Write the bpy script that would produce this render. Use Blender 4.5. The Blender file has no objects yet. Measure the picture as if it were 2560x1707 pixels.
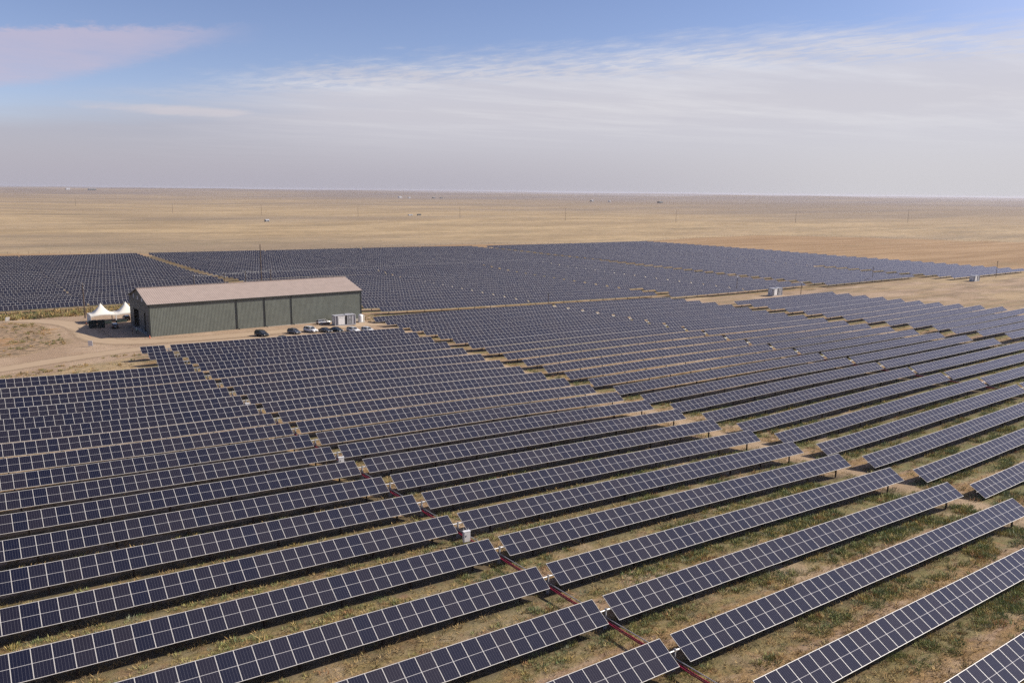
import bpy, bmesh, math, random
import numpy as np
from mathutils import Vector, Matrix
random.seed(7); rng = np.random.default_rng(11)
sc = bpy.context.scene
col = sc.collection
R = math.radians

# ------------------------------------------------------------------ camera
cam = bpy.data.cameras.new('camera'); camo = bpy.data.objects.new('camera', cam); col.objects.link(camo)
cam.sensor_width = 36.0; cam.lens = 2007.7 / 2560 * 36.0
cam.clip_start = 0.5; cam.clip_end = 90000
FW = Vector((0.58143, 0.79256, -0.18383)); RT = Vector((0.80752, -0.58973, 0.01152)); UP = Vector((0.09928, 0.15514, 0.98289))
CH_H = 38.352
m = Matrix((( RT.x, UP.x, -FW.x, 0), (RT.y, UP.y, -FW.y, 0), (RT.z, UP.z, -FW.z, CH_H), (0, 0, 0, 1)))
camo.matrix_world = m
sc.camera = camo
sc.render.resolution_x = 1024; sc.render.resolution_y = 682

# ------------------------------------------------------------------ sky, sun, exposure
SUN_AZ = math.atan2(0.735, -0.345)          # from +Y towards +X
SUN_EL = R(35.8)
SKY_STRENGTH = 0.078
EXPOSURE = 0.45
sc.view_settings.view_transform = 'Standard'; sc.view_settings.look = 'None'
sc.view_settings.exposure = EXPOSURE; sc.view_settings.gamma = 1.0
sc.view_settings.use_curve_mapping = False
sc.cycles.use_denoising = False; sc.cycles.use_adaptive_sampling = False; sc.cycles.max_bounces = 6; sc.cycles.sample_clamp_indirect = 4.0; sc.cycles.volume_bounces = 0
sl = bpy.data.lights.new('sun', 'SUN'); sl.energy = 5.0; sl.angle = R(0.53); sl.color = (1.0, 0.93, 0.82)
so = bpy.data.objects.new('sun', sl); col.objects.link(so)
sd = Vector((math.sin(SUN_AZ) * math.cos(SUN_EL), math.cos(SUN_AZ) * math.cos(SUN_EL), math.sin(SUN_EL)))
so.rotation_euler = sd.to_track_quat('Z', 'Y').to_euler(); so.location = sd * 500


class NT:
    """small helper that adds shader nodes"""
    def __init__(s, tree): s.t = tree; s.n = tree.nodes; s.l = tree.links
    def new(s, typ, **kw):
        n = s.n.new(typ)
        for k, v in kw.items(): setattr(n, k, v)
        return n
    def put(s, sock, v):
        if hasattr(v, 'is_output'): s.l.new(v, sock)
        elif v is not None: sock.default_value = v
    def math(s, op, a, b=None, c=None, clamp=False):
        n = s.new('ShaderNodeMath', operation=op); n.use_clamp = clamp
        for i, v in enumerate((a, b, c)):
            if v is not None: s.put(n.inputs[i], v)
        return n.outputs[0]
    def vmath(s, op, a, b=None):
        n = s.new('ShaderNodeVectorMath', operation=op); s.put(n.inputs[0], a)
        if b is not None: s.put(n.inputs[1], b)
        return n.outputs['Value'] if op in ('DOT_PRODUCT', 'LENGTH') else n.outputs[0]
    def step(s, v, a, b, lo=0.0, hi=1.0):
        n = s.new('ShaderNodeMapRange', interpolation_type='SMOOTHSTEP'); n.clamp = True
        s.put(n.inputs[0], v)
        for i, x in zip((1, 2, 3, 4), (a, b, lo, hi)): s.put(n.inputs[i], x)
        return n.outputs[0]
    def mix(s, f, a, b, blend='MIX'):
        n = s.new('ShaderNodeMix', data_type='RGBA', blend_type=blend)
        s.put(n.inputs[0], f); s.put(n.inputs[6], a if hasattr(a, 'is_output') else (*a[:3], 1)); s.put(n.inputs[7], b if hasattr(b, 'is_output') else (*b[:3], 1))
        return n.outputs[2]
    def noise(s, vec, scale, detail=4.0, rough=0.55, dist=0.0):
        n = s.new('ShaderNodeTexNoise'); s.put(n.inputs['Vector'], vec)
        n.inputs['Scale'].default_value = scale; n.inputs['Detail'].default_value = detail
        n.inputs['Roughness'].default_value = rough; n.inputs['Distortion'].default_value = dist
        return n.outputs[0]
    def scale(s, vec, xyz):
        n = s.new('ShaderNodeMapping'); s.put(n.inputs[0], vec); n.inputs['Scale'].default_value = xyz
        return n.outputs[0]


world = bpy.data.worlds.new('World'); sc.world = world; world.use_nodes = True
w = NT(world.node_tree); w.n.clear()
sky = w.new('ShaderNodeTexSky'); sky.sky_type = 'NISHITA'; sky.sun_disc = False
sky.sun_elevation = SUN_EL; sky.sun_rotation = SUN_AZ
sky.altitude = 1000; sky.air_density = 1.0; sky.dust_density = 0.3; sky.ozone_density = 2.0
tc = w.new('ShaderNodeTexCoord'); D = tc.outputs['Generated']
sp = w.new('ShaderNodeSeparateXYZ'); w.put(sp.inputs[0], D)
zz = w.math('MAXIMUM', sp.outputs[2], 0.02)
px_, py_ = w.math('DIVIDE', sp.outputs[0], zz), w.math('DIVIDE', sp.outputs[1], zz)
cb = w.new('ShaderNodeCombineXYZ'); w.put(cb.inputs[0], px_); w.put(cb.inputs[1], py_)
Pl = cb.outputs[0]                                        # where the view ray meets the cloud layer
n_big = w.noise(Pl, 0.45, 6, 0.6); n_fine = w.noise(w.scale(Pl, (3.2, 1.6, 1)), 1.6, 6, 0.65, 0.4)
n_rip = w.noise(w.scale(Pl, (6.0, 2.6, 1)), 1.0, 4, 0.65, 0.3)
calm = w.step(sp.outputs[2], 0.03, 0.11)                   # cloud detail dies out towards the horizon
edge0 = w.math('ADD', w.math('MULTIPLY', px_, 0.884), w.math('MULTIPLY', py_, 0.466))
edge = w.math('ADD', edge0, w.math('ADD', w.math('MULTIPLY', w.math('SUBTRACT', n_big, 0.5), 1.6), w.math('MULTIPLY', w.math('SUBTRACT', n_fine, 0.5), 1.5)))
west = w.math('DIVIDE', px_, py_)                          # small towards the left of the bank
right = w.step(west, 0.25, 1.9)
bank = w.math('MULTIPLY', w.step(edge, 5.15, 6.5), w.step(w.math('ADD', west, w.math('MULTIPLY', w.math('SUBTRACT', n_big, 0.5), 0.35)), 0.12, 0.55))
ripple = w.step(n_rip, 0.36, 0.60, 0.45, 1.0)
bank = w.math('MULTIPLY', bank, w.math('MAXIMUM', ripple, w.step(edge, 5.8, 7.2)))
veil = w.step(w.math('ADD', edge0, w.math('MULTIPLY', w.math('SUBTRACT', n_big, 0.5), 2.0)), 5.2, 10.0)
# long wisp high on the left
wl = w.math('ADD', w.math('MULTIPLY', px_, 0.656), w.math('MULTIPLY', py_, 0.755))
wl = w.math('ADD', wl, w.math('MULTIPLY', w.math('SUBTRACT', n_fine, 0.5), 0.9))
lim = w.step(west, 0.05, 0.33, 8.1, 5.55)
wisp = w.math('MULTIPLY', w.step(wl, 5.05, 5.35), w.step(w.math('SUBTRACT', wl, lim), 0.5, -0.5))
wisp = w.math('MULTIPLY', wisp, w.step(west, 0.37, 0.24))
wisp = w.math('MULTIPLY', wisp, w.step(n_big, 0.25, 0.6, 0.45, 1.0))
puff_n = w.noise(w.scale(Pl, (1.1, 0.32, 1)), 0.9, 6, 0.6)
d1 = w.math('DIVIDE', w.math('SUBTRACT', px_, 2.75), 1.05); d2 = w.math('DIVIDE', w.math('SUBTRACT', py_, 11.6), 1.0)
rr = w.math('ADD', w.math('MULTIPLY', d1, d1), w.math('MULTIPLY', d2, d2))
puff = w.step(w.math('SUBTRACT', rr, w.math('MULTIPLY', w.math('SUBTRACT', puff_n, 0.5), 3.0)), 1.2, 0.2)
low = w.step(sp.outputs[2], 0.075, 0.0)                     # air thickening towards the horizon
skyc = w.mix(1.0, sky.outputs[0], (1.10, 0.98, 1.12), 'MULTIPLY')
# bright sky patch added round the sun, out of view, to pale the glass
sdot = w.vmath('DOT_PRODUCT', D, tuple(sd))
skyc = w.mix(w.math('MULTIPLY', w.step(sdot, 0.52, 0.92), 0.52), skyc, (9.0, 8.5, 10.8))
veil_c = w.mix(right, (4.15, 3.98, 4.6), (5.75, 5.65, 5.95))
c = w.mix(w.math('MULTIPLY', veil, 0.74), skyc, veil_c)
c = w.mix(w.math('MULTIPLY', wisp, 0.72), c, (5.3, 4.75, 5.9))
c = w.mix(w.math('MULTIPLY', puff, 0.70), c, (5.9, 5.5, 5.9))
streak = w.step(w.noise(w.scale(Pl, (0.25, 0.6, 1)), 1.2, 5, 0.6), 0.40, 0.70)
bank_c = w.mix(w.math('MULTIPLY', streak, calm), (6.0, 5.85, 6.35), (7.1, 6.95, 7.25))
c = w.mix(w.math('MULTIPLY', bank, w.math('ADD', 0.55, w.math('MULTIPLY', calm, 0.27))), c, bank_c)
c = w.mix(w.math('MULTIPLY', low, 0.95), c, veil_c)
bg = w.new('ShaderNodeBackground'); w.put(bg.inputs[0], c); bg.inputs[1].default_value = SKY_STRENGTH
wo = w.new('ShaderNodeOutputWorld'); w.l.new(bg.outputs[0], wo.inputs[0])

# ------------------------------------------------------------------ helpers
def mat(name, base, rough=0.7, metal=0.0, spec=0.5, var=0.0, vscale=3.0):
    mm = bpy.data.materials.new(name); mm.use_nodes = True; t = NT(mm.node_tree)
    b = t.n['Principled BSDF']; b.inputs['Roughness'].default_value = rough; b.inputs['Metallic'].default_value = metal
    b.inputs['Specular IOR Level'].default_value = spec
    if var:
        g = t.new('ShaderNodeNewGeometry')
        nz = t.noise(g.outputs['Position'], vscale, 5, 0.6)
        f = t.step(nz, 0.3, 0.7)
        cc = t.mix(f, tuple(x * (1 - var) for x in base), tuple(min(1, x * (1 + var)) for x in base))
        t.put(b.inputs['Base Color'], cc)
    else: b.inputs['Base Color'].default_value = (*base, 1)
    return mm


class MB:
    """collects boxes, bars and lofts, builds them as one mesh object"""
    def __init__(s): s.v = []; s.f = []; s.mi = []; s.sm = []
    def add(s, vs, fs, mi=0, smooth=False):
        o = len(s.v); s.v += [tuple(x) for x in vs]
        for f in fs: s.f.append(tuple(o + i for i in f)); s.mi.append(mi); s.sm.append(smooth)
        return s
    def box(s, c, d, mi=0, rot=None):
        x, y, z = (q / 2 for q in d); vs = [Vector((a * x, b * y, e * z)) for e in (-1, 1) for b in (-1, 1) for a in (-1, 1)]
        if rot is not None: vs = [rot @ p for p in vs]
        c = Vector(c); vs = [p + c for p in vs]
        return s.add(vs, [(0, 2, 3, 1), (4, 5, 7, 6), (0, 1, 5, 4), (2, 6, 7, 3), (0, 4, 6, 2), (1, 3, 7, 5)], mi)
    def bar(s, a, b, r, n=8, mi=0, r2=None, smooth=True, caps=True):
        a, b = Vector(a), Vector(b); d = (b - a)
        if d.length < 1e-6: return s
        d.normalize(); u = d.orthogonal().normalized(); v = d.cross(u); r2 = r if r2 is None else r2
        vs = []
        for p, rad in ((a, r), (b, r2)):
            for k in range(n):
                t = 2 * math.pi * k / n; vs.append(p + u * (rad * math.cos(t)) + v * (rad * math.sin(t)))
        fs = [(k, (k + 1) % n, n + (k + 1) % n, n + k) for k in range(n)]
        s.add(vs, fs, mi, smooth)
        if caps: s.add(vs, [tuple(range(n))[::-1], tuple(range(n, 2 * n))], mi)
        return s
    def tube(s, pts, r, n=6, mi=0):
        for a, b in zip(pts[:-1], pts[1:]): s.bar(a, b, r, n, mi)
        return s
    def loft(s, rings, mi=0, caps=True, closed=True, smooth=True):
        n = len(rings[0]); o = len(s.v)
        vs = [p for r in rings for p in r]; fs = []
        for i in range(len(rings) - 1):
            for k in range(n if closed else n - 1):
                k2 = (k + 1) % n; fs.append((i * n + k, i * n + k2, (i + 1) * n + k2, (i + 1) * n + k))
        s.add(vs, fs, mi, smooth)
        if caps: s.add(list(rings[0]) + list(rings[-1]), [tuple(range(n))[::-1], tuple(range(n, 2 * n))], mi)
        return s
    def build(s, name, mats, parent=None, loc=None, mesh_only=False):
        me = bpy.data.meshes.new(name); me.from_pydata(s.v, [], s.f)
        for q in (mats if isinstance(mats, (list, tuple)) else [mats]): me.materials.append(q)
        me.polygons.foreach_set('material_index', s.mi); me.polygons.foreach_set('use_smooth', s.sm); me.update()
        if mesh_only: return me
        return link(name, me, parent, loc)


def link(name, me, parent=None, loc=None):
    o = bpy.data.objects.new(name, me); col.objects.link(o)
    if parent is not None: o.parent = parent
    if loc is not None: o.location = loc
    return o

def thing(name, label, cat, loc=(0, 0, 0), rz=0.0, group=None):
    o = bpy.data.objects.new(name, None); o.empty_display_size = 0.5; col.objects.link(o)
    o.location = loc; o.rotation_euler = (0, 0, rz)
    return tag(o, label, cat, group)

def tag(o, label, cat, group=None, kind=None):
    if label: o['label'] = label
    if cat: o['category'] = cat
    if group: o['group'] = group
    if kind: o['kind'] = kind
    return o

def dup(o, label=None, loc=None, rz=None, parent=None):
    c_ = o.copy(); col.objects.link(c_)
    if parent is not None: c_.parent = parent
    for ch in o.children: dup(ch, parent=c_)
    if label: c_['label'] = label
    if loc is not None: c_.location = loc
    if rz is not None: c_.rotation_euler = (0, 0, rz)
    return c_

UNITS = ['zeroth', 'first', 'second', 'third', 'fourth', 'fifth', 'sixth', 'seventh', 'eighth', 'ninth', 'tenth', 'eleventh', 'twelfth', 'thirteenth', 'fourteenth', 'fifteenth', 'sixteenth', 'seventeenth', 'eighteenth', 'nineteenth']
def ordinal(k):
    if k < 20: return UNITS[k]
    t, u = divmod(k, 10)
    return ('', '', 'twentieth', 'thirtieth', 'fortieth')[t] if u == 0 else ('', '', 'twenty', 'thirty', 'forty')[t] + '-' + UNITS[u]

# ------------------------------------------------------------------ terrain
AB_T=[[0.94,0.11,-0.61,-1.22,-1.82,-2.25,-2.67,-3.05,-3.52],[0.93,0.05,-0.7,-1.31,-1.87,-2.3,-2.74,-3.11,-3.57],[0.92,-0.01,-0.8,-1.41,-1.92,-2.37,-2.83,-3.21,-3.66],[0.93,-0.08,-0.93,-1.54,-2.0,-2.47,-2.95,-3.36,-3.81],[0.98,-0.14,-1.08,-1.67,-2.14,-2.57,-3.06,-3.53,-4.04],[1.07,-0.14,-1.18,-1.75,-2.27,-2.65,-3.15,-3.68,-4.3],[1.22,-0.04,-1.12,-1.73,-2.27,-2.66,-3.17,-3.76,-4.44],[1.41,0.17,-0.91,-1.58,-2.15,-2.57,-3.12,-3.73,-4.46],[1.62,0.41,-0.65,-1.35,-1.91,-2.4,-2.98,-3.59,-4.28],[1.8,0.61,-0.41,-1.09,-1.64,-2.19,-2.8,-3.37,-4.01],[1.98,0.8,-0.2,-0.81,-1.39,-1.98,-2.61,-3.15,-3.81],[2.17,1.05,0.09,-0.53,-1.16,-1.79,-2.45,-2.96,-3.71],[2.35,1.33,0.43,-0.24,-0.91,-1.62,-2.33,-2.84,-3.6],[2.52,1.58,0.73,0.02,-0.71,-1.49,-2.25,-2.82,-3.53],[2.7,1.81,0.99,0.25,-0.6,-1.36,-2.15,-2.78,-3.51],[2.89,2.05,1.24,0.47,-0.42,-1.2,-1.98,-2.68,-3.43],[3.07,2.26,1.45,0.66,-0.24,-1.02,-1.79,-2.54,-3.27],[3.25,2.43,1.63,0.84,-0.07,-0.79,-1.62,-2.36,-3.06],[3.43,2.6,1.8,1.01,0.11,-0.6,-1.45,-2.17,-2.85],[3.62,2.79,1.98,1.19,0.3,-0.4,-1.21,-1.9,-2.56],[3.8,2.98,2.16,1.37,0.49,-0.18,-0.95,-1.59,-2.18],[3.98,3.17,2.36,1.57,0.71,0.05,-0.69,-1.29,-1.88],[4.16,3.35,2.56,1.79,0.94,0.27,-0.43,-1.02,-1.63],[4.34,3.54,2.76,2.0,1.17,0.5,-0.19,-0.78,-1.41]]
CD_T=[[-5.37,-5.57,-5.84,-6.2,-6.61,-7.04,-7.53,-7.99,-8.49],[-5.26,-5.44,-5.7,-6.06,-6.53,-6.9,-7.34,-7.77,-8.25],[-5.13,-5.3,-5.55,-5.91,-6.34,-6.73,-7.16,-7.54,-7.97],[-4.96,-5.16,-5.42,-5.75,-6.17,-6.56,-7.01,-7.35,-7.62],[-4.83,-5.04,-5.31,-5.6,-5.92,-6.4,-6.9,-7.27,-7.6],[-4.75,-4.97,-5.24,-5.51,-5.79,-6.31,-6.84,-7.28,-7.72],[-4.71,-4.94,-5.21,-5.49,-5.87,-6.3,-6.83,-7.3,-7.84],[-4.73,-4.97,-5.23,-5.51,-5.91,-6.31,-6.83,-7.27,-7.7],[-4.83,-5.05,-5.3,-5.56,-5.83,-6.35,-6.85,-7.22,-7.5],[-4.98,-5.16,-5.4,-5.68,-5.92,-6.45,-6.87,-7.2,-7.49],[-5.14,-5.28,-5.5,-5.84,-6.33,-6.6,-6.9,-7.17,-7.43],[-5.23,-5.36,-5.59,-5.97,-6.47,-6.68,-6.89,-7.11,-7.36],[-5.25,-5.42,-5.65,-6.02,-6.39,-6.65,-6.82,-6.99,-7.17],[-5.23,-5.44,-5.67,-6.0,-6.35,-6.56,-6.69,-6.82,-6.96],[-5.27,-5.47,-5.66,-5.93,-6.25,-6.41,-6.51,-6.59,-6.74],[-5.38,-5.5,-5.61,-5.81,-6.03,-6.21,-6.28,-6.32,-6.36],[-5.48,-5.53,-5.54,-5.66,-5.84,-5.98,-6.03,-6.04,-6.07],[-5.53,-5.53,-5.46,-5.51,-5.59,-5.73,-5.77,-5.78,-5.82],[-5.51,-5.47,-5.35,-5.34,-5.44,-5.48,-5.51,-5.53,-5.59],[-5.33,-5.33,-5.2,-5.15,-5.24,-5.22,-5.24,-5.28,-5.36],[-5.04,-5.12,-5.02,-4.92,-4.87,-4.93,-4.99,-5.04,-5.14],[-4.84,-4.9,-4.81,-4.69,-4.6,-4.66,-4.74,-4.81,-4.92],[-4.67,-4.69,-4.6,-4.47,-4.38,-4.42,-4.51,-4.59,-4.71],[-4.49,-4.49,-4.4,-4.27,-4.19,-4.21,-4.29,-4.39,-4.51],[-4.3,-4.29,-4.2,-4.08,-4.01,-4.02,-4.1,-4.19,-4.32],[-4.1,-4.09,-4.0,-3.9,-3.84,-3.85,-3.91,-4.0,-4.13]]
E_T=[[-8.2,-8.39,-8.61,-8.7],[-8.17,-8.35,-8.53,-8.57],[-8.15,-8.32,-8.46,-8.47],[-8.14,-8.29,-8.38,-8.37],[-8.1,-8.23,-8.28,-8.26],[-8.04,-8.15,-8.14,-8.11],[-7.95,-8.03,-7.94,-7.85],[-7.82,-7.85,-7.67,-7.5],[-7.6,-7.59,-7.34,-7.09],[-7.24,-7.23,-6.96,-6.66],[-6.78,-6.8,-6.55,-6.23],[-6.28,-6.33,-6.12,-5.84],[-5.76,-5.84,-5.69,-5.46],[-5.26,-5.35,-5.26,-5.08],[-4.82,-4.89,-4.85,-4.71],[-4.4,-4.46,-4.44,-4.35],[-4.0,-4.05,-4.04,-3.99],[-3.62,-3.65,-3.66,-3.63],[-3.24,-3.28,-3.29,-3.28]]
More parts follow.
